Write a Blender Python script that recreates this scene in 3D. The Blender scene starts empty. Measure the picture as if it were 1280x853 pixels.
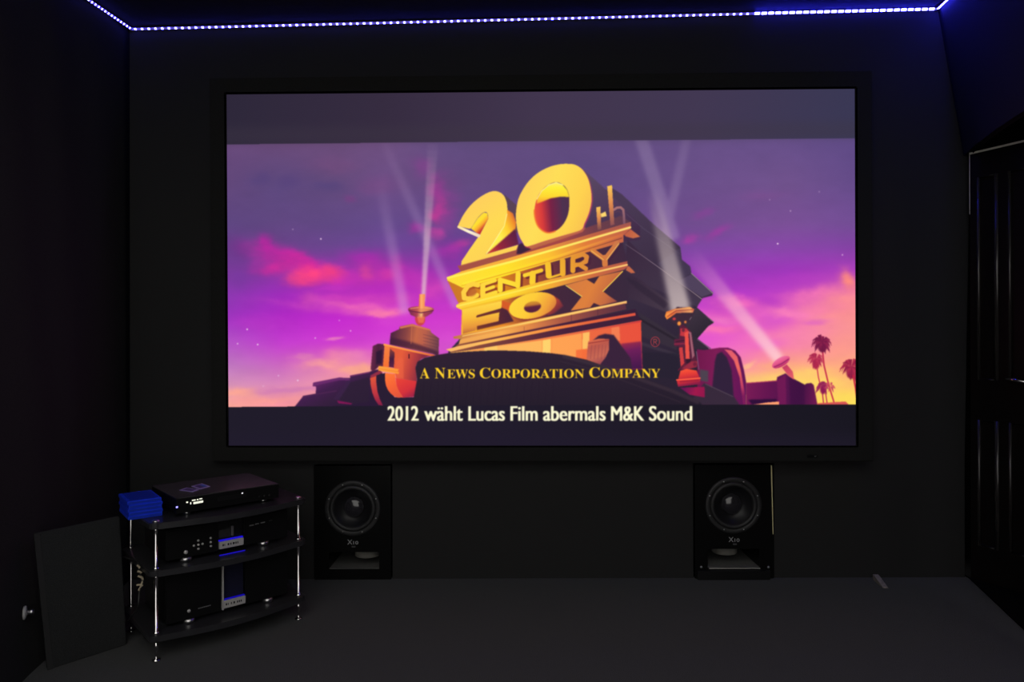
import bpy, bmesh, math, random
import numpy as np
from mathutils import Vector, Matrix, Quaternion

# ------------------------------------------------------------------ camera
C = bpy.context.scene.collection
scn = bpy.context.scene
F = 853.0                 # focal length in pixels of the 1280 px wide frame
CX, CY = 640.0, 426.5
EYE = 1.128
ROLL = 0.0027
cam_d = bpy.data.cameras.new('camera')
cam_d.sensor_width = 36.0
cam_d.lens = 36.0 * F / 1280.0
cam_d.clip_start = 0.05
cam = bpy.data.objects.new('camera', cam_d)
C.objects.link(cam)
cam.matrix_world = Matrix.Translation((0, 0, EYE)) @ Matrix.Rotation(math.pi / 2, 4, 'X') @ Matrix.Rotation(-ROLL, 4, 'Z')
scn.camera = cam

# ------------------------------------------------------------------ light and exposure
scn.view_settings.view_transform = 'Standard'
scn.view_settings.look = 'None'
scn.view_settings.exposure = 0.0
scn.view_settings.gamma = 1.0
scn.view_settings.use_curve_mapping = False
world = bpy.data.worlds.new('ambient_fill')  # added ambient fill, let in where the room is open behind the camera
scn.world = world
world.use_nodes = True
world.node_tree.nodes['Background'].inputs[0].default_value = (1.0, 0.97, 0.93, 1)
world.node_tree.nodes['Background'].inputs[1].default_value = 1.25

LED_POWER = 44.0

# ------------------------------------------------------------------ helpers
def P(px, py, d):
    """the world point seen at pixel px, py at depth d (metres along y)"""
    u, v = (px - CX) / F, (CY - py) / F
    c, s = math.cos(-ROLL), math.sin(-ROLL)
    return Vector(((c * u - s * v) * d, d, EYE + (s * u + c * v) * d))

def PZ(px, py, z):
    u, v = (px - CX) / F, (CY - py) / F
    c, s = math.cos(-ROLL), math.sin(-ROLL)
    d = (z - EYE) / (s * u + c * v)
    return P(px, py, d)

def mat(name, col, rough=0.6, metal=0.0, spec=0.5, noise=0.0, nscale=60.0, bump=0.0, bscale=300.0, coat=0.0, emit=None, estr=0.0, ncol=None):
    m = bpy.data.materials.new(name)
    m.use_nodes = True
    nt = m.node_tree
    b = nt.nodes['Principled BSDF']
    b.inputs['Base Color'].default_value = (*col, 1)
    b.inputs['Roughness'].default_value = rough
    b.inputs['Metallic'].default_value = metal
    b.inputs['Specular IOR Level'].default_value = spec
    if coat:
        b.inputs['Coat Weight'].default_value = coat
        b.inputs['Coat Roughness'].default_value = 0.05
    if emit:
        b.inputs['Emission Color'].default_value = (*emit, 1)
        b.inputs['Emission Strength'].default_value = estr
    tc = nt.nodes.new('ShaderNodeTexCoord')
    if noise or ncol:
        n = nt.nodes.new('ShaderNodeTexNoise')
        n.inputs['Scale'].default_value = nscale
        n.inputs['Detail'].default_value = 4
        r = nt.nodes.new('ShaderNodeValToRGB')
        r.color_ramp.elements[0].position = 0.3
        r.color_ramp.elements[1].position = 0.7
        c2 = ncol or tuple(min(1, c * (1 + noise)) for c in col)
        c1 = col if ncol else tuple(c * (1 - noise) for c in col)
        r.color_ramp.elements[0].color = (*c1, 1)
        r.color_ramp.elements[1].color = (*c2, 1)
        nt.links.new(tc.outputs['Object'], n.inputs['Vector'])
        nt.links.new(n.outputs['Fac'], r.inputs['Fac'])
        nt.links.new(r.outputs['Color'], b.inputs['Base Color'])
    if bump:
        n2 = nt.nodes.new('ShaderNodeTexNoise')
        n2.inputs['Scale'].default_value = bscale
        n2.inputs['Detail'].default_value = 3
        bp = nt.nodes.new('ShaderNodeBump')
        bp.inputs['Strength'].default_value = bump
        bp.inputs['Distance'].default_value = 0.004
        nt.links.new(tc.outputs['Object'], n2.inputs['Vector'])
        nt.links.new(n2.outputs['Fac'], bp.inputs['Height'])
        nt.links.new(bp.outputs['Normal'], b.inputs['Normal'])
    return m

def glow(name, col, strength):
    m = bpy.data.materials.new(name)
    m.use_nodes = True
    nt = m.node_tree
    nt.nodes.clear()
    e = nt.nodes.new('ShaderNodeEmission')
    e.inputs[0].default_value = (*col, 1)
    e.inputs[1].default_value = strength
    o = nt.nodes.new('ShaderNodeOutputMaterial')
    nt.links.new(e.outputs[0], o.inputs[0])
    return m

def link_mesh(name, me, m, parent=None, M=None):
    o = bpy.data.objects.new(name, me)
    C.objects.link(o)
    if m is not None and len(me.materials) == 0:
        me.materials.append(m)
    if parent is not None:
        o.parent = parent
    if M is not None:
        o.matrix_local = M
    return o

def obj(name, bm, m, parent=None, smooth=False, M=None):
    bmesh.ops.recalc_face_normals(bm, faces=bm.faces)
    me = bpy.data.meshes.new(name)
    bm.to_mesh(me)
    bm.free()
    if smooth:
        for p in me.polygons:
            p.use_smooth = True
    return link_mesh(name, me, m, parent, M)

def empty(name, loc=(0, 0, 0), rz=0.0):
    o = bpy.data.objects.new(name, None)
    C.objects.link(o)
    o.empty_display_size = 0.05
    o.matrix_world = Matrix.Translation(loc) @ Matrix.Rotation(rz, 4, 'Z')
    return o

def tag(o, label=None, cat=None, group=None, kind=None):
    if label: o['label'] = label
    if cat: o['category'] = cat
    if group: o['group'] = group
    if kind: o['kind'] = kind
    return o

def box(bm, lo, hi, bev=0.0, seg=2):
    r = bmesh.ops.create_cube(bm, size=1.0)
    vs = r['verts']
    for v in vs:
        v.co = Vector([lo[i] + (v.co[i] + 0.5) * (hi[i] - lo[i]) for i in range(3)])
    if bev:
        es = list({e for v in vs for e in v.link_edges})
        bmesh.ops.bevel(bm, geom=es, offset=bev, segments=seg, affect='EDGES', clamp_overlap=True)

def boxobj(name, lo, hi, m, parent=None, bev=0.002, M=None):
    bm = bmesh.new()
    box(bm, lo, hi, bev)
    return obj(name, bm, m, parent, M=M)

def lathe(bm, prof, seg=32, axis='Z', M=None, ends=True):
    """prof: list of (radius, height)"""
    rings = []
    for r, h in prof:
        ring = []
        for k in range(seg):
            a = 2 * math.pi * k / seg
            p = Vector((r * math.cos(a), r * math.sin(a), h))
            if axis == 'Y':
                p = Vector((p.x, -p.z, p.y))      # height runs towards the viewer (-y)
            if M is not None:
                p = M @ p
            ring.append(bm.verts.new(p))
        rings.append(ring)
    for a, b in zip(rings, rings[1:]):
        for k in range(seg):
            bm.faces.new((a[k], a[(k + 1) % seg], b[(k + 1) % seg], b[k]))
    if ends and prof[0][0] > 1e-6:
        bm.faces.new(rings[0][::-1])
    if ends and prof[-1][0] > 1e-6:
        bm.faces.new(rings[-1])
    bmesh.ops.remove_doubles(bm, verts=bm.verts, dist=1e-6)

def tube(bm, pts, r, seg=8):
    pts = [Vector(p) for p in pts]
    rings = []
    for i, p in enumerate(pts):
        t = (pts[min(i + 1, len(pts) - 1)] - pts[max(i - 1, 0)]).normalized()
        a = t.orthogonal().normalized() if abs(t.z) > 0.9 else t.cross(Vector((0, 0, 1))).normalized()
        b = t.cross(a)
        rings.append([bm.verts.new(p + r * (math.cos(2 * math.pi * k / seg) * a + math.sin(2 * math.pi * k / seg) * b)) for k in range(seg)])
    for a, b in zip(rings, rings[1:]):
        for k in range(seg):
            bm.faces.new((a[k], a[(k + 1) % seg], b[(k + 1) % seg], b[k]))
    bm.faces.new(rings[0][::-1])
    bm.faces.new(rings[-1])

def prism(bm, poly, z0, z1, bev=0.0):
    lo = [bm.verts.new((x, y, z0)) for x, y in poly]
    hi = [bm.verts.new((x, y, z1)) for x, y in poly]
    n = len(poly)
    fs = [bm.faces.new(lo[::-1]), bm.faces.new(hi)]
    for k in range(n):
        fs.append(bm.faces.new((lo[k], lo[(k + 1) % n], hi[(k + 1) % n], hi[k])))
    if bev:
        es = [e for e in fs[1].edges] + [e for e in fs[0].edges]
        bmesh.ops.bevel(bm, geom=es, offset=bev, segments=2, affect='EDGES')

def quad(bm, a, b, c, d):
    bm.faces.new([bm.verts.new(p) for p in (a, b, c, d)])

def slab(bm, pts, off):
    """a plate of any outline: pts (3-D) extruded by off"""
    off = Vector(off)
    a = [bm.verts.new(p) for p in pts]
    b = [bm.verts.new(Vector(p) + off) for p in pts]
    n = len(pts)
    bm.faces.new(a)
    bm.faces.new(b[::-1])
    for k in range(n):
        bm.faces.new((a[k], b[k], b[(k + 1) % n], a[(k + 1) % n]))

def text_tris(body, offset=0.0, shear=0.0):
    cu = bpy.data.curves.new('lettering', 'FONT')
    cu.body = body
    cu.offset = offset
    cu.shear = shear
    cu.resolution_u = 5
    o = bpy.data.objects.new('lettering', cu)
    C.objects.link(o)
    bpy.context.view_layer.update()
    me = o.to_mesh()
    v = np.array([x.co[:2] for x in me.vertices])
    tris = []
    for p in me.polygons:
        i = list(p.vertices)
        for k in range(1, len(i) - 1):
            tris.append((i[0], i[k], i[k + 1]))
    o.to_mesh_clear()
    bpy.data.objects.remove(o)
    bpy.data.curves.remove(cu)
    return v, tris

def letters(name, body, w, h, m, parent, M, offset=0.0):
    """flat lettering centred on M, in M's x-z plane facing -y"""
    v, tris = text_tris(body, offset)
    lo, hi = v.min(0), v.max(0)
    q = (v - (lo + hi) / 2) / (hi - lo) * np.array([w, h])
    me = bpy.data.meshes.new(name)
    me.from_pydata([(x, 0, z) for x, z in q], [], tris)
    return link_mesh(name, me, m, parent, M)

# ------------------------------------------------------------------ materials
M_velvet = mat('black_wall_fabric', (0.026, 0.026, 0.0262), rough=0.95, spec=0.08, noise=0.25, nscale=400, bump=0.4, bscale=500)
M_velvet2 = mat('black_frame_velvet', (0.0200, 0.0200, 0.0194), rough=1.0, spec=0.02, noise=0.2, nscale=350)
M_black_line = mat('dead_black_edge', (0.001, 0.001, 0.001), rough=1.0, spec=0.0)
M_ceil = mat('black_ceiling_paint', (0.021, 0.021, 0.0212), rough=0.9, spec=0.1, noise=0.15, nscale=30)
M_carpet = mat('charcoal_carpet', (0.045, 0.0465, 0.048), rough=1.0, spec=0.03, noise=0.28, nscale=260, bump=0.8, bscale=420)
_b = M_carpet.node_tree.nodes['Principled BSDF']
_b.inputs['Sheen Weight'].default_value = 0.10
_b.inputs['Sheen Roughness'].default_value = 0.45
M_gloss = mat('black_gloss_lacquer', (0.005, 0.005, 0.005), rough=0.24, spec=0.16)
M_satin = mat('black_satin_plate', (0.006, 0.006, 0.0065), rough=0.42, spec=0.25)
M_rubber = mat('driver_rubber', (0.022, 0.022, 0.023), rough=0.5, spec=0.35)
M_cone = mat('driver_cone', (0.010, 0.010, 0.012), rough=0.38, spec=0.35)
M_cap = mat('driver_dust_cap', (0.022, 0.021, 0.026), rough=0.14, spec=0.8)
M_chrome = mat('chrome', (0.85, 0.84, 0.82), rough=0.12, metal=1.0)
M_chrome_soft = mat('soft_chrome', (0.6, 0.6, 0.6), rough=0.3, metal=1.0)
M_yellow_edge = mat('yellow_edge', (0.88, 0.80, 0.42), rough=0.4, metal=0.2)
M_shelf = mat('smoked_glass_shelf', (0.024, 0.024, 0.027), rough=0.28, spec=0.4, noise=0.1, nscale=20)
M_lid = mat('brushed_black_lid', (0.11, 0.11, 0.112), rough=0.27, spec=0.5, metal=0.6, noise=0.12, nscale=90)
M_front = mat('black_fascia', (0.006, 0.006, 0.0065), rough=0.4, spec=0.12)
M_silver = mat('silver_plate', (0.55, 0.54, 0.52), rough=0.45, metal=0.35)
M_white = mat('pale_plastic', (0.6, 0.6, 0.58), rough=0.4, spec=0.4)
M_grey_print = mat('grey_print', (0.32, 0.32, 0.33), rough=0.6)
M_ink = mat('dark_ink', (0.01, 0.01, 0.012), rough=0.6)
M_blue_case = mat('blue_plastic_case', (0.012, 0.05, 0.78), rough=0.25, spec=0.4, noise=0.12, nscale=30)
M_blue_case2 = mat('blue_plastic_insert', (0.006, 0.03, 0.45), rough=0.3, spec=0.4)
M_card = mat('lilac_card', (0.36, 0.30, 0.62), rough=0.6)
M_card_dark = mat('card_dark_print', (0.045, 0.03, 0.14), rough=0.6)
M_card_blue = mat('card_blue_print', (0.03, 0.12, 0.45), rough=0.6)
M_board = mat('charcoal_board_cloth', (0.024, 0.025, 0.026), rough=0.95, spec=0.08, noise=0.3, nscale=420, bump=0.3, bscale=500)
M_board_edge = mat('board_edge', (0.026, 0.026, 0.027), rough=0.8, spec=0.1)
M_door = mat('black_brown_door_paint', (0.0065, 0.005, 0.0045), rough=0.35, spec=0.18, noise=0.15, nscale=12)
M_bead = mat('glossy_door_bead', (0.030, 0.027, 0.026), rough=0.24, spec=0.8)
M_pale_edge = mat('pale_bare_wood_edge', (0.80, 0.76, 0.70), rough=0.6)
M_cable = mat('beige_cable', (0.42, 0.36, 0.25), rough=0.5)
M_cable_dark = mat('dark_cable', (0.02, 0.02, 0.02), rough=0.5)
M_knob = mat('dull_white_knob', (0.40, 0.40, 0.40), rough=0.35, spec=0.5)
M_stick = mat('grey_brown_wood', (0.24, 0.21, 0.19), rough=0.8, noise=0.3, nscale=80)
M_cavity = mat('grey_cavity_floor', (0.11, 0.11, 0.105), rough=0.8, noise=0.1, nscale=60)
M_magnet = mat('magnet_steel', (0.30, 0.29, 0.26), rough=0.4, metal=0.4)
G_led = glow('led_light', (0.075, 0.07, 1.0), LED_POWER)
G_led_bright = glow('led_light_strong', (0.030, 0.029, 1.0), LED_POWER * 2.4)
M_tape = mat('led_tape', (0.35, 0.32, 0.6), rough=0.5, emit=(0.16, 0.10, 0.62), estr=0.30)
G_display = glow('display_digits', (1.0, 1.0, 0.82), 1.0)
G_blue_led = glow('blue_indicator', (0.25, 0.22, 1.0), 3.0)
G_white_led = glow('white_indicator', (1.0, 0.95, 1.0), 1.0)
G_blue_bar = glow('blue_light_and_reflection', (0.02, 0.01, 0.9), 0.60)
G_blue_dim = glow('blue_fascia_light_dim', (0.02, 0.01, 0.9), 0.32)
G_blue_back = glow('blue_recess_light', (0.01, 0.006, 0.5), 0.09)

# ------------------------------------------------------------------ room shell
DW = 3.24                                   # depth of the screen wall
xl = P(163, 724, DW).x                      # left and right ends of the wall at the floor
xr = P(1206, 721, DW).x
TL = P(163, 35, DW)                         # the two corners of the lit ceiling line
TR = P(1172, 10, DW)
Y_BACK = -1.6

def left_floor(y):
    return Vector((xl + 0.191 * (DW - max(y, 1.2)), y, 0))
def left_top(y):
    return Vector((TL.x - 0.1125 * (DW - y), y, TL.z))
def right_floor(y):
    return Vector((xr - 0.300 * (DW - max(y, 1.2)), y, 0))
def right_top(y):
    return Vector((TR.x - 0.113 * (DW - y), y, TR.z))

# screen wall, with two niches for the subwoofers
SUBS = [dict(x0=394, x1=489, y0=582, y1=725.2, cx=441, cy=635.6, slot=(411, 474, 690.5, 711.8), text=(441.0, 678.5)),
        dict(x0=868, x1=966, y0=581, y1=720.5, cx=916.6, cy=632.0, slot=(884.5, 949.5, 686.5, 709.8), text=(917.5, 675.3))]
for s in SUBS:
    s['X0'] = P(s['x0'], 650, DW).x
    s['X1'] = P(s['x1'], 650, DW).x
    s['Z1'] = P(s['cx'], s['y0'], DW).z
gap = 0.006
bm = bmesh.new()
xs = [xl - 0.06, SUBS[0]['X0'] - gap, SUBS[0]['X1'] + gap, SUBS[1]['X0'] - gap, SUBS[1]['X1'] + gap, xr]
zt = max(s['Z1'] for s in SUBS) + gap
T = (0, 0.03, 0)
for i in (0, 2, 4):
    slab(bm, [(xs[i], DW, 0), (xs[i + 1], DW, 0), (xs[i + 1], DW, zt), (xs[i], DW, zt)], T)
zd = 2.0                                     # door head height
slab(bm, [(xs[0], DW, zt), (xr, DW, zt), (xr + 0.03, DW, zd), (TR.x + 0.03, DW, TR.z + 0.04), (TL.x - 0.06, DW, TL.z + 0.04), (xs[0], DW, zd)], T)
for i in (1, 3):                             # niche linings
    x0, x1 = xs[i] - 0.02, xs[i + 1] + 0.02
    box(bm, (x0, DW + 0.031, 0), (x0 + 0.018, DW + 0.50, zt + 0.02))
    box(bm, (x1 - 0.018, DW + 0.031, 0), (x1, DW + 0.50, zt + 0.02))
    box(bm, (x0, DW + 0.031, zt + 0.002), (x1, DW + 0.50, zt + 0.02))
    box(bm, (x0, DW + 0.50, 0), (x1, DW + 0.52, zt + 0.02))
tag(obj('wall_front', bm, M_velvet), kind='structure')

bm = bmesh.new()
slab(bm, [(-3.2, Y_BACK, 0), (3.4, Y_BACK, 0), (3.4, DW + 0.55, 0), (-3.2, DW + 0.55, 0)], (0, 0, -0.1))
tag(obj('floor', bm, M_carpet), kind='structure')

bm = bmesh.new()
yc = 1.0  # ceiling stops short so the ambient fill gets in
a, b = left_top(yc), right_top(yc)
E_ = Vector((0.06, 0, 0))
slab(bm, [TL + Vector((-0.06, 0.03, 0)), TR + Vector((0.06, 0.03, 0)), b + E_, a - E_], (0, 0, 0.05))
tag(obj('ceiling', bm, M_ceil), kind='structure')

def ruled(lo, hi, ys, n, thick, ripple=0.0, zlo=None):
    """a hung wall face between a lower and an upper line"""
    bm = bmesh.new()
    grid = []
    for y in ys:
        a, b = lo(y), hi(y)
        row = []
        for k in range(n + 1):
            p = a.lerp(b, k / n)
            p.x += ripple * math.sin(y * 21.0 + 0.6 * math.sin(y * 7)) * (0.4 + 0.6 * k / n)
            row.append(p)
        grid.append(row)
    vf = [[bm.verts.new(p) for p in r] for r in grid]
    vb = [[bm.verts.new(p + Vector((thick, 0, 0))) for p in r] for r in grid]
    for i in range(len(ys) - 1):
        for k in range(n):
            bm.faces.new((vf[i][k], vf[i + 1][k], vf[i + 1][k + 1], vf[i][k + 1]))
            bm.faces.new((vb[i][k], vb[i][k + 1], vb[i + 1][k + 1], vb[i + 1][k]))
    for k in range(n):
        bm.faces.new((vf[0][k], vf[0][k + 1], vb[0][k + 1], vb[0][k]))
        bm.faces.new((vf[-1][k], vb[-1][k], vb[-1][k + 1], vf[-1][k + 1]))
    return bm

ys = list(np.linspace(DW - 0.0005, Y_BACK, 90))
tag(obj('wall_left', ruled(left_floor, left_top, ys, 10, -0.04, 0.004), M_velvet, smooth=True), kind='structure')

# right side: a sloping panel above the door line, an opening, and the wall nearer to the camera
Y_OP = 2.30
def right_head(y):
    a, b = right_floor(y), right_top(y)
    p = a.copy(); p.z = zd
    t = zd / b.z
    w = min(1.0, max(0.0, (DW - y) / 0.9))
    p.x = p.x * (1 - w) + a.lerp(b, t).x * w
    return p
ys2 = list(np.linspace(DW, Y_OP, 24))
tag(obj('trim_1', ruled(right_head, right_top, ys2, 6, 0.03), M_velvet, smooth=True), kind='structure')
ys3 = list(np.linspace(Y_OP, Y_BACK, 60))
tag(obj('wall_right', ruled(right_floor, right_top, ys3, 8, 0.03), M_velvet, smooth=True), kind='structure')

# dark hallway behind the opening
bm = bmesh.new()
box(bm, (3.10, 0.9, 0), (3.14, DW + 0.30, 2.7))
box(bm, (xr + 0.02, DW + 0.26, 0), (3.10, DW + 0.30, 2.7))
box(bm, (2.0, 0.86, 0), (3.14, 0.90, 2.7))
box(bm, (2.0, 0.9, 2.7), (3.14, DW + 0.30, 2.74))
tag(obj('wall_hallway', bm, mat('dark_hallway_paint', (0.006, 0.006, 0.006), rough=0.95, spec=0.05)), kind='structure')
bm = bmesh.new()
a0, a1 = right_floor(DW - 0.02), right_floor(Y_OP)
slab(bm, [(a0.x + 0.012, a0.y, 0.002), (a1.x + 0.012, a1.y, 0.002), (3.09, 0.95, 0.002), (3.09, DW + 0.25, 0.002), (a0.x + 0.02, DW + 0.25, 0.002)], (0, 0, 0.006))
tag(obj('floor_hallway', bm, mat('black_hallway_floor', (0.004, 0.004, 0.004), rough=0.9, spec=0.05)), kind='structure')

# ------------------------------------------------------------------ the screen picture (painted into an image, no files)
CW, CH = 1960, 1104
DL, DR = 3.190, 3.140
SC = [P(283.3, 118.3, DL), P(1068.3, 111.2, DR), P(1069.7, 557.2, DR), P(286.0, 557.3, DL)]
SPX = [(283.3, 118.3), (1068.3, 111.2), (1069.7, 557.2), (286.0, 557.3)]
def homography(src, dst):
    A = []
    for (x, y), (u, v) in zip(src, dst):
        A.append([x, y, 1, 0, 0, 0, -u * x, -u * y, u])
        A.append([0, 0, 0, x, y, 1, -v * x, -v * y, v])
    A = np.array(A, float)
    h = np.linalg.solve(A[:, :8], A[:, 8])
    return np.append(h, 1).reshape(3, 3)
HM = homography(SPX, [(0, 0), (CW, 0), (CW, CH), (0, CH)])
HI = np.linalg.inv(HM)
def tx(pts):
    p = np.c_[np.asarray(pts, float), np.ones(len(pts))] @ HM.T
    return p[:, :2] / p[:, 2:]
gy, gx = np.mgrid[0:CH, 0:CW] + 0.5
_w = HI[2, 0] * gx + HI[2, 1] * gy + HI[2, 2]
PX = ((HI[0, 0] * gx + HI[0, 1] * gy + HI[0, 2]) / _w)
PY = ((HI[1, 0] * gx + HI[1, 1] * gy + HI[1, 2]) / _w)
S = CW / 785.0
IMG = np.zeros((CH, CW, 3), float)
rng = np.random.default_rng(5)

def blur1(a, sig):
    if sig <= 0.05: return a
    r = max(1, int(math.ceil(sig * 2.6)))
    k = np.exp(-0.5 * (np.arange(-r, r + 1) / sig) ** 2)
    k /= k.sum()
    for ax in (0, 1):
        pad = [(0, 0)] * a.ndim
        pad[ax] = (r, r)
        p = np.pad(a, pad, mode='edge')
        out = np.zeros_like(a)
        n = a.shape[ax]
        for i, w in enumerate(k):
            out += w * (p[i:i + n] if ax == 0 else p[:, i:i + n])
        a = out
    return a

def fbm(scale_px, octv=4, seed=0, stretch=1.0):
    r = np.random.default_rng(seed)
    out = np.zeros((CH, CW)); amp = 1.0; tot = 0
    for o in range(octv):
        sx = scale_px * S * stretch / 2 ** o; sy = scale_px * S / 2 ** o
        g = r.random((int(CH / sy) + 3, int(CW / sx) + 3))
        x = gx[0] / sx; y = gy[:, 0] / sy
        xi = x.astype(int); yi = y.astype(int)
        fx = x - xi; fy = y - yi
        fx = fx * fx * (3 - 2 * fx); fy = fy * fy * (3 - 2 * fy)
        a = g[np.ix_(yi, xi)]; b = g[np.ix_(yi, xi + 1)]; c = g[np.ix_(yi + 1, xi)]; d = g[np.ix_(yi + 1, xi + 1)]
        out += amp * ((a * (1 - fx) + b * fx) * (1 - fy)[:, None] + (c * (1 - fx) + d * fx) * fy[:, None])
        tot += amp; amp *= 0.55
    return out / tot - 0.5

def colour(col, sl):
    """a plain colour, or a gradient (p0, p1, [(t, rgb), ...]) along a line in photo pixels"""
    if isinstance(col[0], (int, float)):
        return np.array(col, float) / 255.0
    p0, p1, stops = col
    d = np.array(p1, float) - p0
    t = ((PX[sl] - p0[0]) * d[0] + (PY[sl] - p0[1]) * d[1]) / (d @ d)
    ts = [s[0] for s in stops]
    return np.stack([np.interp(t, ts, [s[1][i] for s in stops]) for i in range(3)], -1) / 255.0

def put(mask, x0, y0, col, alpha):
    h, w = mask.shape
    sl = (slice(y0, y0 + h), slice(x0, x0 + w))
    m = (mask * alpha)[..., None]
    IMG[sl] = IMG[sl] * (1 - m) + colour(col, sl) * m

def fill(contours, col, soft=0.3, alpha=1.0, photo=True):
    """polygon(s) in photo pixels; soft in photo pixels"""
    if isinstance(contours[0][0], (int, float)):
        contours = [contours]
    cs = [tx(c) if photo else np.asarray(c) for c in contours]
    allp = np.vstack(cs)
    sg = soft * S
    pad = int(3 * sg) + 3
    x0 = max(0, int(allp[:, 0].min()) - pad); x1 = min(CW, int(allp[:, 0].max()) + pad + 1)
    y0 = max(0, int(allp[:, 1].min()) - pad); y1 = min(CH, int(allp[:, 1].max()) + pad + 1)
    if x1 <= x0 or y1 <= y0: return
    D = np.zeros((y1 - y0, x1 - x0 + 1), int)
    for c in cs:
        n = len(c)
        for i in range(n):
            (ax, ay), (bx, by) = c[i], c[(i + 1) % n]
            if ay > by: ax, ay, bx, by = bx, by, ax, ay
            r0 = max(y0, int(math.ceil(ay - 0.5))); r1 = min(y1, int(math.ceil(by - 0.5)))
            if r1 <= r0: continue
            rows = np.arange(r0, r1)
            xc = ax + (rows + 0.5 - ay) / (by - ay) * (bx - ax)
            idx = np.clip(np.ceil(xc - 0.5).astype(int) - x0, 0, x1 - x0)
            np.add.at(D, (rows - y0, idx), 1)
    m = (np.cumsum(D[:, :-1], 1) % 2).astype(float)
    put(blur1(m, sg), x0, y0, col, alpha)

def stroke(pts, width, col, soft=0.4, alpha=1.0, w2=None):
    """a line in photo pixels; w2 = width at its end"""
    t = tx(pts)
    w2 = width if w2 is None else w2
    n = len(pts) - 1
    pad = int((max(width, w2) / 2 + 3 * soft + 1) * S)
    x0 = max(0, int(t[:, 0].min()) - pad); x1 = min(CW, int(t[:, 0].max()) + pad + 1)
    y0 = max(0, int(t[:, 1].min()) - pad); y1 = min(CH, int(t[:, 1].max()) + pad + 1)
    if x1 <= x0 or y1 <= y0: return
    sl = (slice(y0, y1), slice(x0, x1))
    X, Y = PX[sl], PY[sl]
    best = np.full(X.shape, -1e9)
    for i in range(n):
        (ax, ay), (bx, by) = pts[i], pts[i + 1]
        dx, dy = bx - ax, by - ay
        L = dx * dx + dy * dy + 1e-9
        u = np.clip(((X - ax) * dx + (Y - ay) * dy) / L, 0, 1)
        d = np.hypot(X - ax - u * dx, Y - ay - u * dy)
        w = width + (w2 - width) * (i + u) / n
        best = np.maximum(best, w / 2 - d)
    put(np.clip(best / (2 * soft) + 0.5, 0, 1), x0, y0, col, alpha)

def ellipse(cx, cy, rx, ry, rot=0.0, n=48, a0=0, a1=360):
    r = math.radians(rot); out = []
    for k in range(n):
        a = math.radians(a0 + (a1 - a0) * k / (n - 1 if a1 - a0 < 360 else n))
        x, y = rx * math.cos(a), ry * math.sin(a)
        out.append((cx + x * math.cos(r) - y * math.sin(r), cy + x * math.sin(r) + y * math.cos(r)))
    return out

def word(body, x0, x1, base, capref, caph, col, bold=0.0, soft=0.35, slope=0.0):
    """lettering spanning x0..x1 on a baseline, caph tall for the height of capref"""
    v, tris = text_tris(body)
    r, _ = text_tris(capref)
    x0 += bold; x1 -= bold
    lo, hi = v[:, 0].min(), v[:, 0].max()
    zs = caph / r[:, 1].max()
    q = np.c_[x0 + (v[:, 0] - lo) / (hi - lo) * (x1 - x0), base - v[:, 1] * zs]
    q[:, 1] += slope * (q[:, 0] - x0)
    t = tx(q)
    X0, X1 = int(t[:, 0].min()) - 6, int(t[:, 0].max()) + 7
    Y0, Y1 = int(t[:, 1].min()) - 6, int(t[:, 1].max()) + 7
    k = 3
    m = np.zeros(((Y1 - Y0) * k, (X1 - X0) * k), bool)
    tt = (t - [X0, Y0]) * k
    for tri in tris:
        a, b, c = tt[list(tri)]
        xa, xb = int(max(0, min(a[0], b[0], c[0]))), int(max(a[0], b[0], c[0])) + 2
        ya, yb = int(max(0, min(a[1], b[1], c[1]))), int(max(a[1], b[1], c[1])) + 2
        gy_, gx_ = np.mgrid[ya:yb, xa:xb] + 0.5
        def e(p, q_): return (q_[0] - p[0]) * (gy_ - p[1]) - (q_[1] - p[1]) * (gx_ - p[0])
        e1, e2, e3 = e(a, b), e(b, c), e(c, a)
        ins = ((e1 >= 0) & (e2 >= 0) & (e3 >= 0)) | ((e1 <= 0) & (e2 <= 0) & (e3 <= 0))
        m[ya:yb, xa:xb] |= ins[:m.shape[0] - ya, :m.shape[1] - xa]
    nb = int(round(bold * S * k))
    m0 = m.copy()
    for q_ in range(1, nb + 1):
        m[:, q_:] |= m0[:, :-q_]; m[:, :-q_] |= m0[:, q_:]
    if nb:
        m1 = m.copy(); e_ = max(1, nb // 4)
        for q_ in range(1, e_ + 1):
            m[q_:] |= m1[:-q_]; m[:-q_] |= m1[q_:]
    f = m.reshape(Y1 - Y0, k, X1 - X0, k).mean((1, 3))
    put(blur1(f, soft * S), X0, Y0, col, 1.0)

def rounded(p, a=None, b=None, n=5):
    """smooth curve through points a..b of a closed outline (all of it when a is None)"""
    N = len(p); out = []
    for i in range(N):
        out.append(p[i])
        if a is None or a <= i < b:
            q0 = p[(i - 1) % N] if (a is None or i > a) else p[i]
            q1, q2 = p[i], p[(i + 1) % N]
            q3 = p[(i + 2) % N] if (a is None or i + 2 <= b) else q2
            for k in range(1, n):
                t = k / n
                out.append(tuple(0.5 * (2 * q1[j] + (q2[j] - q0[j]) * t + (2 * q0[j] - 5 * q1[j] + 4 * q2[j] - q3[j]) * t * t + (3 * q1[j] - q0[j] - 3 * q2[j] + q3[j]) * t ** 3) for j in (0, 1)))
    return out
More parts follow.
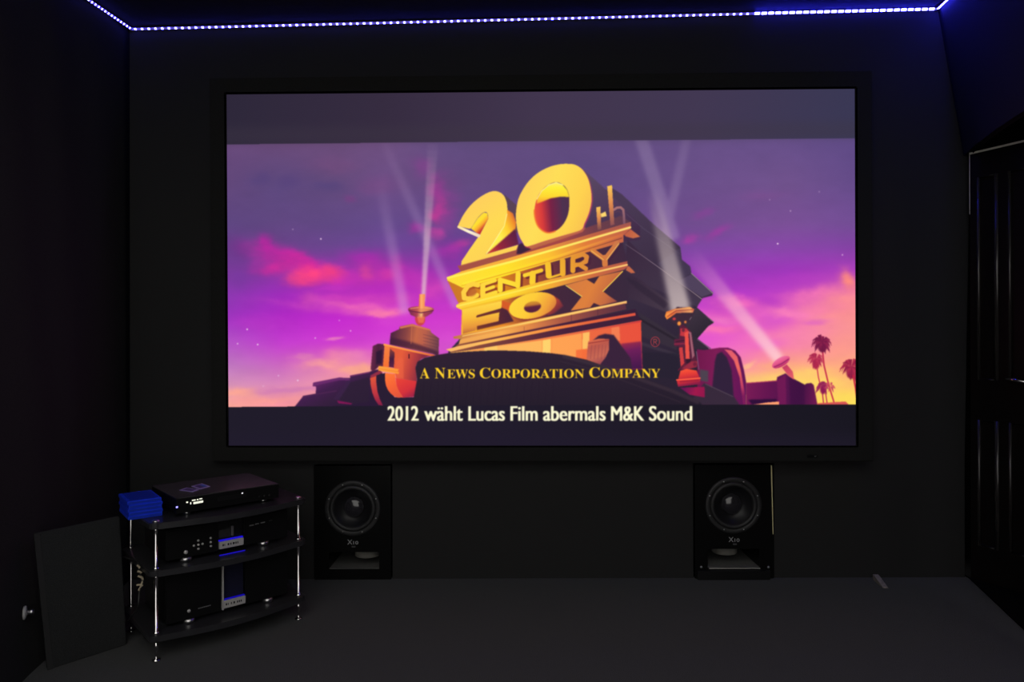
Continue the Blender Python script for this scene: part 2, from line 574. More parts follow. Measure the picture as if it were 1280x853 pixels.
#PAINT_BEGIN
# --- sky: a mesh of sampled colours
gxs = [285, 350, 420, 485, 560, 720, 885, 985, 1069]
sky = {
 176: [(104,74,122),(106,75,120),(108,77,122),(110,80,128),(98,77,127),(97,76,127),(103,80,134),(102,79,136),(94,74,132)],
 230: [(98,72,122),(92,72,124),(98,74,122),(108,78,132),(100,74,126),(93,74,126),(108,80,138),(112,82,140),(102,76,138)],
 280: [(94,70,128),(98,72,130),(98,73,132),(102,75,140),(100,72,136),(100,74,134),(115,78,144),(122,80,150),(116,78,150)],
 310: [(104,62,138),(106,66,138),(106,70,142),(112,70,152),(112,62,150),(110,70,150),(128,72,162),(138,72,170),(132,66,165)],
 340: [(120,58,152),(128,58,158),(140,58,165),(170,48,175),(150,52,172),(140,60,170),(150,60,180),(160,54,188),(175,62,190)],
 370: [(140,56,176),(160,44,188),(180,42,192),(190,46,198),(190,55,195),(180,55,195),(172,52,196),(195,66,198),(240,120,160)],
 400: [(160,52,192),(180,42,200),(195,42,204),(206,50,208),(212,60,208),(210,60,205),(225,85,200),(235,105,190),(252,150,145)],
 430: [(180,85,196),(196,62,206),(208,62,208),(214,72,208),(214,80,205),(214,80,205),(232,90,206),(246,125,175),(254,150,150)],
 460: [(192,122,190),(205,108,192),(235,140,175),(240,140,170),(214,85,205),(220,90,205),(252,130,190),(255,170,130),(255,172,125)],
 480: [(214,145,186),(216,135,186),(240,150,165),(250,165,150),(214,85,205),(220,90,205),(255,195,125),(255,212,105),(255,190,112)],
 508: [(255,168,150),(248,150,158),(250,160,150),(255,170,150),(214,85,205),(220,90,205),(255,205,110),(255,220,96),(255,222,92)]}
rows = sorted(sky)
tab = np.array([sky[r] for r in rows], float) / 255.0
def smooth_interp(x, xp):
    i = np.clip(np.searchsorted(xp, x) - 1, 0, len(xp) - 2)
    t = np.clip((x - np.array(xp)[i]) / (np.array(xp)[i + 1] - np.array(xp)[i]), 0, 1)
    return i, t
iy, ty = smooth_interp(PY, rows)
ix, tx_ = smooth_interp(PX, gxs)
ty = ty[..., None]; tx_ = tx_[..., None]
IMG[:] = (tab[iy, ix] * (1 - tx_) + tab[iy, ix + 1] * tx_) * (1 - ty) + (tab[iy + 1, ix] * (1 - tx_) + tab[iy + 1, ix + 1] * tx_) * ty
_s = IMG[::4, ::4].copy()
IMG[:] = blur1(IMG, 12)
N1 = fbm(30, 5, 1, 1.5); N2 = fbm(30, 5, 2, 1.5); N3 = fbm(14, 4, 3, 2.0)
def cloud(cx, cy, rx, ry, col, a=0.9, rot=0.0, warp=1.0):
    r = math.radians(rot)
    dx = PX - cx + N1 * 26 * warp; dy = PY - cy + N2 * 16 * warp
    u = (dx * math.cos(r) + dy * math.sin(r)) / rx; v = (-dx * math.sin(r) + dy * math.cos(r)) / ry
    m = np.exp(-(u * u + v * v) ** 1.3 * 1.0) * np.clip(1 + 0.9 * N3, 0, 1.3)
    m = np.clip(m * a, 0, 1)[..., None]
    IMG[:] = IMG * (1 - m) + np.array(col, float) / 255.0 * m
# dull patches high in the left sky
for c in [(320,222,14,9,(84,66,122),.6),(365,228,18,9,(86,66,122),.5),(410,236,16,8,(84,68,124),.6),(300,310,14,14,(110,52,136),.6),(420,205,30,12,(116,76,124),.5),(470,230,24,12,(118,74,130),.5),
          (440,248,10,5,(128,62,130),.5),(300,350,16,12,(120,58,160),.6),
          (335,318,34,15,(198,45,165),.55,20),(425,347,44,11,(226,62,162),.55,4),(505,352,42,13,(204,55,182),.5),(470,374,62,8,(226,86,180),.5,4),(555,262,16,34,(158,58,148),.45,12),(1030,378,46,10,(250,130,178),.5,-8),
          (440,352,80,20,(190,42,188),.5,8),(430,384,80,7,(226,88,192),.55,4),(500,400,40,8,(214,70,205),.5),(330,405,40,8,(196,60,200),.35),
          (925,396,60,13,(240,106,196),.55),(1040,402,40,26,(255,150,156),.55),(1000,425,50,12,(252,140,172),.5),(905,440,30,8,(240,120,190),.5),
          (335,302,11,10,(188,38,160),.9),(350,320,26,11,(190,40,160),.85,25),(345,333,18,9,(205,45,155),.8),(375,332,26,11,(208,42,158),.9,22),
          (385,345,22,9,(252,68,132),.9),(412,342,16,8,(236,62,136),.9,10),(372,347,12,7,(250,70,130),.5),(318,332,12,8,(165,50,160),.6),
          (455,322,30,12,(168,44,172),.8),(470,335,26,14,(185,48,172),.7),(458,340,12,10,(222,72,150),.6,60),(485,345,12,10,(215,60,165),.7),(500,330,10,10,(190,50,165),.6),
          (385,372,16,9,(205,72,180),.7),(440,380,40,5,(232,95,185),.8,6),(472,390,26,5,(252,126,172),.85,3),(430,372,30,4,(215,65,190),.6),(420,360,25,4,(196,52,190),.6),
          (420,423,10,2.5,(236,128,190),.8,-8),(420,450,16,13,(252,150,165),.7),(400,458,28,5,(255,165,155),.8),(450,463,24,5,(255,176,132),.85),(375,450,14,4,(226,128,180),.8),(440,450,20,10,(240,140,180),.5),
          (300,492,26,5,(255,168,145),.8,3),(360,488,40,3.5,(206,120,182),.7,-4),(330,500,40,4,(255,160,150),.7),
          (525,210,14,14,(130,66,138),.6),(548,232,12,16,(158,58,146),.8,15),(550,258,9,16,(176,60,146),.85,10),(543,270,8,8,(186,60,146),.7),(520,286,12,7,(165,52,156),.8),
          (540,295,9,9,(198,66,160),.8),(575,308,14,6,(190,62,152),.7,-20),(560,315,22,10,(165,50,165),.7),(505,345,20,14,(185,50,178),.5),(540,365,20,12,(225,75,185),.6),
          (868,297,11,6,(182,62,165),.75,-10),(900,292,15,6,(160,60,160),.7,-25),(880,268,14,5,(136,66,150),.6,-15),(950,245,26,7,(126,78,142),.4),
          (920,378,34,7,(244,108,190),.8,6),(900,412,32,5,(246,112,182),.8,-6),(962,378,18,7,(184,58,196),.7),(900,398,20,6,(240,120,195),.6,4),
          (1020,368,40,9,(246,118,182),.8,-6),(1052,385,26,20,(255,148,142),.8),(1030,385,30,10,(248,128,170),.7),(965,402,22,8,(216,84,200),.7),(1016,405,16,5,(226,104,190),.7),(1062,352,10,14,(255,140,126),.8,-40),
          (985,392,22,7,(250,128,186),.7),(1000,350,40,8,(178,60,190),.5),(960,430,24,8,(236,104,200),.5),(1050,430,22,14,(255,160,132),.5),
          (990,478,50,9,(255,220,102),.85),(1000,466,34,6,(255,208,110),.7,-5),(935,455,10,3,(255,190,142),.8,-20),(945,480,20,12,(255,196,126),.7),(1060,500,20,10,(255,222,92),.8),(975,458,30,4,(255,178,128),.6)]:
    c = list(c)
    cloud(*c[:6], *(c[6:7]))
IMG *= (1 + 0.05 * N3[..., None])
# stars
for x, y, s in [(309,412,1),(297,430,.8),(322,431,1),(394,423,.7),(438,414,.7),(372,476,.9),(401,299,1),(972,305,1.2),(1053,319,.7),(988,264,.5),(366,287,.4),(348,470,.5),(329,483,.4),(424,401,.5),(962,250,.3),(1024,240,.3)]:
    fill(ellipse(x, y, 1.0, 1.0, n=12), (240,205,235), 0.4, s)
# --- search beams behind the monument
def beam(a, b, wa, wb, col, aa, ab, soft=2.0, n=24):
    for i in range(n):
        t0, t1 = i / n, (i + 1) / n
        def q(t, s):
            x = a[0] + (b[0] - a[0]) * t; y = a[1] + (b[1] - a[1]) * t
            dx, dy = b[0] - a[0], b[1] - a[1]; L = math.hypot(dx, dy)
            w = (wa + (wb - wa) * t) / 2
            return (x - dy / L * w * s, y + dx / L * w * s)
        al = aa + (ab - aa) * (t0 + t1) / 2
        BE.append(([q(t0, -1), q(t1, -1), q(t1, 1), q(t0, 1)], al))
def flush(col, soft):
    global BE
    m = np.zeros((CH, CW))
    for poly, al in BE:
        c = tx(poly)
        x0, x1 = max(0, int(c[:, 0].min())), min(CW, int(c[:, 0].max()) + 2)
        y0, y1 = max(0, int(c[:, 1].min())), min(CH, int(c[:, 1].max()) + 2)
        X, Y = gx[y0:y1, x0:x1], gy[y0:y1, x0:x1]
        ins = np.ones(X.shape, bool); ins2 = np.ones(X.shape, bool)
        for i in range(4):
            (ax, ay), (bx, by) = c[i], c[(i + 1) % 4]
            e = (bx - ax) * (Y - ay) - (by - ay) * (X - ax)
            ins &= e >= -1; ins2 &= e <= 1
        m[y0:y1, x0:x1] = np.maximum(m[y0:y1, x0:x1], (ins | ins2) * al)
    ys_, xs_ = np.nonzero(m > 0)
    p = int(soft * S * 3) + 2
    y0, y1, x0, x1 = max(0, ys_.min() - p), min(CH, ys_.max() + p), max(0, xs_.min() - p), min(CW, xs_.max() + p)
    put(blur1(m[y0:y1, x0:x1], soft * S), x0, y0, col, 1.0)
    BE = []
BE = []
beam((506, 392), (474, 225), 12, 12, None, .40, .0); flush((222,190,220), 3.0)
beam((571, 385), (480, 178), 11, 10, None, .36, .04); flush((205,175,215), 2.8)
beam((528.5, 378), (541, 180), 4.5, 13, None, .80, .02); flush((228,200,206), 1.3)
beam((974, 450), (862, 316), 13, 20, None, .88, .0); flush((255,205,212), 2.6)
beam((842, 300), (797, 160), 16, 16, None, .30, .20); beam((830, 300), (861, 160), 11, 11, None, .26, .10); flush((196,176,205), 2.4)
# --- the dark flank of the monument
flank = [(766,236),(777,243),(816,280),(850,309),(852,325),(862,333),(864,342),(891,366),(890,370),(878,373),(872,382),(871,385),(892,403),(885,408),(871,424),(886,436),(892,440),(892,507),(560,507),(560,440),(740,240)]
fill(flank, ((800,250),(860,460),[(0,(74,58,84)),(.35,(62,48,70)),(.7,(52,41,60)),(1,(44,35,52))]), .5)
fill([(727,211),(745,226),(770,250),(800,282),(800,300),(700,312),(738,266)], ((735,215),(770,300),[(0,(92,74,100)),(.5,(80,60,90)),(1,(66,44,72))]), .6)
fill([(784,300),(830,345),(877,374),(871,384),(780,345)], ((790,310),(860,380),[(0,(60,42,64)),(.5,(64,50,70)),(1,(66,53,74))]), .6)
fill([(784,342),(800,350),(846,384),(836,392),(800,378),(782,372)], ((790,350),(840,390),[(0,(58,42,62)),(1,(72,59,74))]), .7)
fill([(778,345),(796,352),(836,380),(830,386),(796,362)], (50,38,56), .8, .7)
stroke([(782,306),(800,318),(828,338),(877,374)], .8, ((782,306),(877,374),[(0,(92,72,92)),(.4,(140,118,132)),(1,(168,146,150))]), .4)
stroke([(783,268),(804,286),(850,318)], .7, (96,82,108), .6, .6)
fill([(864,343),(891,367),(877,372),(846,352)], (80,66,92), .6)
stroke([(864,342),(891,367)], 1.0, (150,132,140), .4)
fill([(850,310),(852,325),(863,334),(864,342),(846,352),(822,330)], (70,58,84), .5, .7)
stroke([(869,387),(892,403)], 1.4, (140,120,130), .4, .8)
fill([(852,388),(872,386),(892,404),(885,408),(871,424),(858,412)], ((860,390),(880,420),[(0,(64,52,66)),(1,(46,38,50))]), .5)
fill([(855,410),(872,424),(886,436),(866,437),(842,424)], (52,42,56), .6)
stroke([(872,425),(888,436)], 1.6, (96,80,96), .5, .7)
fill([(800,392),(820,404),(846,422),(846,438),(800,420)], (56,46,60), .8)
stroke([(794,396),(846,426)], 3.0, (38,30,42), .8, .7)
stroke([(802,430),(846,444)], 4.0, (70,60,74), 1.0, .5)
fill([(802,440),(848,442),(848,475),(802,470)], (40,34,50), 1.2, .8)
# beam in front of the flank
beam((851, 389), (830, 300), 25, 19, None, .92, .50); beam((830, 300), (815, 236), 19, 14, None, .50, .0); flush((198,180,180), 2.8)
# --- monument face, top course
fill([(558.5,350),(690,328),(778,303),(786,336),(670,363),(577,388)], ((570,370),(782,320),[(0,(205,120,40)),(.25,(225,140,30)),(.45,(170,80,50)),(.62,(96,46,62)),(1,(62,42,64))]), .5)
fill([(577,386),(670,363),(783,336),(786,382),(690,402),(576,422)], ((580,400),(782,355),[(0,(250,180,50)),(.22,(235,140,40)),(.36,(150,70,50)),(.5,(70,40,60)),(1,(58,42,62))]), .5)
# 2: sides first
fill([(630,243),(640,252),(652,262),(646,292),(634,285)], (90,68,86), .5)
fill([(633,262),(641,267),(645,278),(644,290),(606.6,319),(612,300),(626,280)], ((622,290),(648,278),[(0,(255,240,80)),(.45,(255,205,50)),(.8,(240,140,45)),(1,(200,90,60))]), .5)
fill([(644,286),(648,306),(606.6,319)], ((610,316),(648,292),[(0,(215,70,50)),(.35,(150,40,60)),(1,(84,32,70))]), .7)
two = [(572,283),(579,269),(588,257),(599,247.3),(611,240.6),(620,239.2),(628,243),(632.5,251),(634,260.3),(633,271),(629.5,281.5),(620,299),(606.6,318.3),(648,306.2),(645,313.3),(576,333.3),(576.7,327),(586,313),(599.5,293.7),(610,273.5),(609,266.5),(604,266),(597,272.6),(589,285),(585,286)]
two = rounded(rounded(two, 19, 24), 0, 12)
fill(two, ((575,250),(625,330),[(0,(255,205,96)),(.5,(255,218,84)),(1,(255,208,86))]), .35)
fill([(588.5,286),(597,272.6),(604,266),(609,266.5),(610.2,273.5),(599.5,293.7),(596,292)], ((592,270),(606,284),[(0,(255,206,80)),(.5,(255,225,50)),(.75,(250,170,50)),(1,(200,50,50))]), .4)
stroke([(573,284),(586,290),(598,295)], 3.0, ((572,283),(598,295),[(0,(255,225,150)),(.5,(255,244,215)),(1,(240,215,190))]), .5, w2=4.2)
stroke([(608,317.5),(630,283),(633.5,268)], 1.0, (255,250,170), .5, .8)
fill([(572,333),(645,313),(652,309),(700,296),(727,287),(776,270),(788,278),(788,282),(700,306),(641,322),(576,340)], ((576,336),(788,276),[(0,(170,86,70)),(.3,(160,72,70)),(.6,(165,70,70)),(.8,(110,62,74)),(1,(90,60,76))]), .5)
fill([(572,332),(576,333.4),(645,313.4),(648,306.2),(652,309),(646,318),(640,322),(576,340)], (165,82,70), .4)
fill([(648,306),(652,304),(658,309),(664,312),(650,318),(645,318)], (62,36,62), .6)
# 0
zero = [(708,205),(719,206.3),(728,212.5),(735,224),(738.5,239),(739,252),(736,266),(730.5,279),(725,288.5),(700,296),(680,302),(659,308.5),(653,303),(648,293),(645.3,280),(644.8,266),(647.5,250),(653,238),(661,226.5),(672,216.5),(685,209.5),(697,206)]
zero = rounded(zero)
fill([(x + 1.0, y + 1.5) for x, y in zero], (225,70,110), .9, .8)
fill(zero, ((650,235),(735,270),[(0,(255,210,92)),(.4,(255,222,88)),(.8,(255,210,80)),(1,(250,196,80))]), .35)
hole = [(695,228),(703,231),(709,238),(711.5,250),(710.3,266),(705.5,278),(697.5,287),(687,291.2),(679,289.3),(672,282.5),(668.5,272),(668,261),(671,248.5),(677,238.5),(686,231)]
hole = rounded(hole)
fill(hole, ((669,262),(712,258),[(0,(235,80,60)),(.18,(215,60,60)),(.45,(120,35,70)),(.8,(78,50,80)),(1,(80,48,76))]), .4)
stroke(hole[32:55], 2.0, (245,110,50), .8, .8)
fill([(671,250),(677,238.5),(686,231),(695,228),(703,231),(709,238),(711.5,246.5),(700,246.2),(688,248.2),(678,252.3),(670.5,255)], ((690,228),(690,254),[(0,(255,235,120)),(.25,(255,240,60)),(.7,(255,215,50)),(1,(250,160,50))]), .6)
stroke([(671,249),(677,239),(686,231.4),(695,228.6),(703,231.4)], 1.2, (255,246,150), .4, .9)
fill([(660,308.5),(680,302),(725,288.5),(732,284),(728,290),(700,300),(664,312)], (190,106,72), .6, .9)
# t h
fill([(745,259.5),(750.3,258.5),(751.2,287),(746.8,288.4)], ((747,258),(749,288),[(0,(255,205,90)),(.5,(225,140,80)),(1,(120,72,78))]), .35)
fill([(750.5,267.5),(754,266),(756.5,264.6),(758.2,270.4),(751.2,272)], (255,215,110), .4)
stroke([(767,262.5),(771,260),(775.5,259.6),(778.8,262.5),(779.6,270),(780,279)], 3.0, ((770,258),(778,280),[(0,(176,116,116)),(1,(122,84,104))]), .5)
stroke([(768,266),(773,264),(776,266),(776.8,280)], .8, (96,60,80), .4)
fill([(758.8,233.2),(764.8,231.6),(767.6,281),(762.8,282.6)], ((762,232),(765,282),[(0,(255,205,88)),(.45,(225,140,80)),(1,(140,80,84))]), .35)
# top cornice
fill([(558.5,347),(576,340),(641,321.5),(700,304.5),(788,278),(788.3,286),(779,294.5),(779,303),(690,328),(600,354.5),(578,360.2),(559,351)], ((562,352),(788,288),[(0,(255,222,60)),(.3,(255,226,44)),(.55,(252,190,52)),(.75,(225,125,60)),(1,(190,95,74))]), .35)
fill([(576,340),(641,321.5),(700,304.5),(788,278),(788,281.5),(700,308.5),(641,326),(566,347)], ((562,350),(788,282),[(0,(255,190,60)),(.5,(245,160,66)),(.8,(190,96,70)),(1,(160,86,80))]), .4)
stroke([(559.5,347.8),(641,327),(700,310),(787.5,284.6)], 2.6, ((559,348),(788,285),[(0,(255,238,90)),(.5,(255,246,96)),(.8,(255,226,110)),(1,(255,214,120))]), .5)
stroke([(577,357.5),(640,340),(700,323),(777,298)], 1.0, ((577,358),(778,298),[(0,(240,180,40)),(.5,(225,140,44)),(1,(120,60,60))]), .5)
stroke([(579,355),(640,337.5),(700,319.5),(777,294)], 2.6, ((577,358),(778,298),[(0,(255,236,60)),(.45,(255,220,44)),(.7,(255,180,60)),(1,(215,110,66))]), .7, .8)
fill([(779.5,293.6),(788,286.8),(800,296.2),(791,298.3),(782,296)], ((780,290),(800,298),[(0,(190,90,66)),(1,(206,116,74))]), .4)
# CENTURY: each letter with its dark side
cen = [([(597,356.8),(591,355.3),(584.5,358),(579.2,366),(580,373),(586,374),(595.7,369.5)], 5.0),
       ([(603.2,357.5),(603.2,370.5)], 5.4), ([(602.5,356.3),(618.5,351)], 3.4), ([(604,363.4),(616.5,359)], 3.2), ([(603,371),(619.5,365.5)], 3.4),
       ([(625,350.5),(625,362.8)], 5.2), ([(625,350.5),(646,356.6)], 5.0), ([(647.4,342.5),(646.8,357.5)], 5.4),
       ([(655.5,344.6),(676.4,338.3)], 3.8), ([(665.6,342.5),(665.2,353.4)], 6.6),
       ([(684.6,331.0),(685.6,345.0)], 6.4), ([(687,347.5),(702,342.8)], 1.6), ([(703,326.5),(703.2,342.5)], 6.0),
       ([(715.8,324.5),(715.8,338.8)], 5.2), ([(716,322.5),(728.5,318.2),(733.2,321.4),(732,327.4),(717.5,332.4)], 4.6), ([(724.5,331.5),(732,336.2)], 4.6),
       ([(740.5,313.6),(754,323.4)], 5.0), ([(771.2,304.2),(756.5,323.8)], 5.0), ([(755.5,322.5),(756,331)], 6.0)]
for pts, w in cen:
    stroke([(x + 3.2, y + 2.4) for x, y in pts], w + .6, ((580,370),(775,315),[(0,(170,80,30)),(.3,(120,45,45)),(.6,(84,34,58)),(1,(64,38,62))]), .6, .85)
for pts, w in cen:
    stroke(pts, w + 1.0, ((575,372),(775,312),[(0,(255,206,70)),(.3,(255,222,56)),(.55,(250,196,48)),(.72,(230,150,52)),(.88,(214,124,66)),(1,(205,120,74))]), .45)
fill(ellipse(724,326,4.6,2.2,-20), (74,36,58), .5)
fill(ellipse(590,366,6,4.4,-30), (190,104,50), .7, .85)
stroke([(739,314),(754,325)], .8, (255,214,110), .4, .8); stroke([(773.2,305),(758,325)], .8, (255,214,110), .4, .8)
# second cornice
fill([(570,381.5),(575,378.6),(640,362),(690,348.5),(784,326.8),(784.3,334),(780,337.5),(690,360.5),(640,372.5),(577,388),(570,384.5)], ((572,384),(784,332),[(0,(255,206,64)),(.3,(255,220,50)),(.55,(244,170,56)),(.8,(206,108,66)),(1,(178,88,72))]), .35)
stroke([(571,383.2),(640,366),(690,353.2),(783.5,331.4)], 2.2, ((570,382),(784,330),[(0,(255,232,90)),(.45,(255,232,80)),(.75,(255,205,100)),(1,(255,200,116))]), .5)
stroke([(577,386.5),(640,371.4),(690,359)], 1.2, (240,180,40), .6, .8)
fill([(784,333.6),(786,333),(794,341.3),(789,342),(782,338)], (196,104,72), .4)
# FOX
fill([(627,376),(641,380.5),(638,391),(626.5,386)], (214,92,42), .4)
fill([(624,389),(641,402),(623,402.5)], (110,46,52), .5)
fill([(594,393),(626,384.5),(634,388),(642,402),(596,413)], ((594,404),(642,396),[(0,(120,56,44)),(.5,(96,42,50)),(1,(70,36,58))]), .6)
fill([(577.5,388),(600,382.5),(627,376.2),(626.3,385.7),(596,394.4),(595.5,397),(624,390.6),(623,401.8),(596,408),(594,413.5),(578.3,417.8)], ((585,384),(590,418),[(0,(255,214,72)),(.4,(250,190,60)),(.75,(232,150,60)),(1,(176,98,60))]), .4)
stroke([(596,396.2),(610,392.6),(624,389.6)], 2.0, (110,50,46), .6)
fill([(690,369),(699,375),(704,383),(693,392),(684,395)], ((690,375),(703,388),[(0,(200,70,50)),(1,(96,40,62))]), .7)
o_out = ellipse(665.6,382.3,30.2,15.8,-13)
fill([(x + .6, y + 1.8) for x, y in o_out], (150,60,50), .7, .8)
fill(o_out, ((645,370),(692,396),[(0,(255,214,62)),(.4,(255,204,58)),(.75,(240,160,60)),(1,(205,110,62))]), .4)
fill(ellipse(665.4,384,10.8,6.9,-12), ((665,377),(667,391),[(0,(214,150,50)),(.3,(196,120,50)),(.5,(96,36,60)),(1,(84,34,62))]), .5)
xx = [(707,356.6),(733,349.6),(742.5,355.3),(749,345.5),(778.5,339),(753.5,364.5),(762,371),(771.5,377.2),(750,382.4),(742,379),(737.5,384.8),(713,388.8),(720,380),(727,371)]
fill([(x + 2.2, y + 1.6) for x, y in xx], (70,36,58), .7, .7)
fill(xx, ((712,352),(770,380),[(0,(214,124,66)),(.45,(222,128,62)),(.8,(196,106,66)),(1,(150,76,70))]), .4)
stroke([(707,357.2),(717,364),(727,371)], 1.0, (255,226,100), .35, .9)
stroke([(778,339.6),(766,352),(753.5,364.6)], 1.1, (255,222,84), .35, .95)
# third ledge, fascia, fourth ledge
fill([(566,421.3),(576,419),(690,395.4),(783,376.4),(783.3,379.6),(690,399.5),(578,424.5),(567,423.6)], ((566,422),(783,378),[(0,(190,120,70)),(.15,(236,156,76)),(.5,(250,176,80)),(.8,(250,180,96)),(1,(244,170,100))]), .35)
stroke([(578,420.6),(690,397.4),(783,377.4)], 1.0, ((578,420),(783,378),[(0,(255,206,110)),(.5,(255,230,130)),(1,(255,214,130))]), .4)
fill([(575,424.6),(690,399.6),(781,380),(783,387),(690,407.6),(573,431.5)], ((575,428),(782,383),[(0,(240,166,86)),(.25,(250,176,84)),(.42,(226,136,72)),(.6,(176,92,70)),(.85,(116,60,66)),(1,(92,50,66))]), .4)
stroke([(655,409),(655,415)], .8, (150,80,60), .4, .6); stroke([(714,394),(714,402)], .8, (96,46,60), .4, .6); stroke([(747,387),(747,395)], .8, (80,42,60), .4, .6)
fill([(572,431),(690,407),(794,386.5),(800,400),(670,425),(562,441)], ((572,432),(796,392),[(0,(150,84,62)),(.3,(110,54,60)),(.6,(72,34,60)),(1,(56,32,56))]), .5)
fill([(557,437.2),(575,432.6),(690,409.6),(794,391.4),(794.3,394.8),(690,413.4),(600,431.5),(563,440)], ((557,437),(794,393),[(0,(250,186,110)),(.25,(255,190,90)),(.5,(250,150,70)),(.75,(232,104,62)),(1,(226,86,66))]), .35)
# lower wall and its panels
fill([(563,441),(600,436),(670,424.8),(801,400.8),(803,462),(560,462)], ((565,445),(801,410),[(0,(244,170,84)),(.25,(255,176,86)),(.5,(255,160,82)),(.72,(240,110,66)),(1,(226,72,60))]), .4)
stroke([(590,438.5),(670,425.8),(801,402)], 2.0, ((590,438),(801,402),[(0,(250,160,84)),(.5,(240,120,70)),(1,(206,62,64))]), .6)
for p, c in [([(605,435.5),(622,432.6),(622,440),(605,440)], (255,206,104)), ([(678,426),(688,424.2),(688,442),(678,441)], (255,216,112)), ([(622,433),(677,426),(677,441),(622,440)], (255,186,96)), ([(690,424),(727,417),(727,448),(690,443)], (255,164,84)),
             ([(728,416.8),(737,415.2),(736,438),(728,438)], (255,200,104)), ([(720,438),(735,436),(733,452),(720,448)], (246,110,60)), ([(764,410.2),(774,408.4),(775,426),(764,428)], (246,130,84)), ([(737,415),(764,410),(764,424),(737,428)], (236,104,66)),
             ([(775.5,408.4),(800.5,403.4),(801,428),(777,430)], (234,84,62))]:
    fill(p, c, .5, .9)
fill([(776,430),(801.4,427),(803,462),(786,462)], ((790,428),(796,460),[(0,(150,44,76)),(.3,(110,32,90)),(1,(70,26,76))]), .8)
fill([(741,426),(748,420),(756,417.6),(767,419),(775,430),(788,448),(790,462),(752,462)], (58,36,60), .7)
fill([(735,427),(748,423.8),(761,424),(761,438),(757,447),(750,456),(742,453),(733,449.5)], ((740,424),(750,456),[(0,(226,110,76)),(.3,(186,88,76)),(.7,(200,104,84)),(1,(150,70,80))]), .5)
stroke([(736,429.5),(761,425.5)], 1.6, (150,56,56), .5, .7)
for x in (738.5, 743, 747.5, 752, 756):
    stroke([(x + 1, 432), (x - .5, 449)], .7, (140,66,72), .5, .6)
# --- left tower
fill([(364,513),(370,506.5),(379,495.2),(394.4,492.4),(395,483.7),(390.6,483),(392,478.7),(423.7,472.5),(437.5,473),(437.5,470),(461,465.5),(466,463),(474,462),(480,470),(493,497),(525,497),(525,513)], ((420,468),(440,508),[(0,(92,36,96)),(.25,(66,32,76)),(.6,(54,32,62)),(1,(44,28,56))]), .5)
fill([(391,478.9),(423.7,472.4),(437,473.6),(437,476),(424,475.6),(391,483)], (112,46,112), .5, .8)
stroke([(438,470.5),(461,466)], 1.6, (120,48,104), .5, .8)
stroke([(379,496),(420,489)], 1.4, (84,40,84), .6, .7)
fill([(416,500),(434,476),(440,476),(424,500)], (60,36,72), .6, .7)
fill([(424,500),(438,478),(461,472),(461,503),(440,505)], (46,32,54), .7, .8)
fill([(421,501),(440,504.5),(439,506),(423,504.5)], (130,24,84), .5)
fill([(463,462),(465.7,433),(472,430),(480.5,430.6),(480,459),(473,459),(466,465)], ((463,445),(480,447),[(0,(110,42,76)),(.5,(78,34,62)),(1,(100,44,66))]), .5)
fill([(470,440),(478,437),(477,455),(470,456)], (50,26,54), .7)
fill([(480,431),(487,433),(541,444),(526,449),(520,457),(521,478),(495,473),(492,460),(484,459)], ((487,445),(526,455),[(0,(226,92,58)),(.35,(230,94,60)),(.7,(190,66,62)),(1,(140,48,66))]), .4)
fill([(495,452),(500,448),(504,449),(504,474),(496,472)], (236,98,66), .8, .7)
stroke([(511,443.5),(511,448)], 1.4, (70,26,40), .4)
fill([(487,436),(493,441),(492.2,460),(485.6,459)], ((487,440),(491,458),[(0,(120,56,60)),(.5,(66,30,62)),(1,(90,36,70))]), .4)
fill([(480.5,432.5),(487,433.5),(485.6,459.6),(478.4,458.8)], ((482,433),(482,460),[(0,(246,130,66)),(1,(246,112,52))]), .35)
fill([(488,416.8),(498.6,411.9),(499.4,408.6),(515,405.3),(537,411.9),(538.8,416),(548.7,423.4),(547.8,446),(540.5,442.6),(487,431)], ((490,420),(548,430),[(0,(84,40,66)),(.3,(140,70,68)),(.5,(196,104,72)),(.68,(186,96,76)),(.82,(150,84,78)),(1,(110,64,76))]), .4)
fill([(488,422),(514,428),(538,436),(547.8,440),(547.8,446),(540.5,442.6),(487,431)], (64,30,58), 1.2, .75)
fill([(499.4,408.8),(515,405.4),(537,412),(538,414),(515,408),(500,411.4)], (216,126,84), .4, .9)
stroke([(514.5,408),(513.5,430)], .8, (226,126,84), .5, .6)
for yy in (420, 424, 428, 432):
    stroke([(529, yy - 1.5), (547, yy + 3)], .5, (84,44,66), .4, .6)
stroke([(480.2,431.2),(510,438),(542,445)], 2.4, ((480,431),(542,445),[(0,(255,160,76)),(.6,(250,140,66)),(1,(226,104,60))]), .4)
fill([(473,457.7),(498.6,461.8),(497,464.4),(498.8,465.4),(498,468),(472.6,463.8)], ((473,460),(498,465),[(0,(255,166,62)),(1,(255,150,58))]), .35)
stroke([(473,461.2),(498,465.2)], .6, (226,110,50), .4, .7)
fill([(463,469.6),(474,463.6),(478,466),(470,470.6),(463,473.4)], (150,48,70), .5)
fill([(462.5,473),(469.9,470.4),(470.3,480),(471.8,490),(474.6,499),(478.6,507.5),(473,506.5),(468.6,500),(465.3,491.5),(463.2,482)], ((465,472),(472,506),[(0,(226,86,60)),(.6,(190,54,66)),(1,(140,34,70))]), .4)
fill([(470.5,469.5),(481.5,466.5),(482,478),(485,489),(493,497),(525,497),(525,507),(479,507),(472,490)], (42,30,52), .4)
fill([(494.3,472.8),(520,476.8),(525,480.3),(523.3,495.8),(502.5,497.6),(495.3,484)], ((500,474),(515,498),[(0,(232,66,56)),(.6,(212,50,60)),(1,(150,34,72))]), .4)
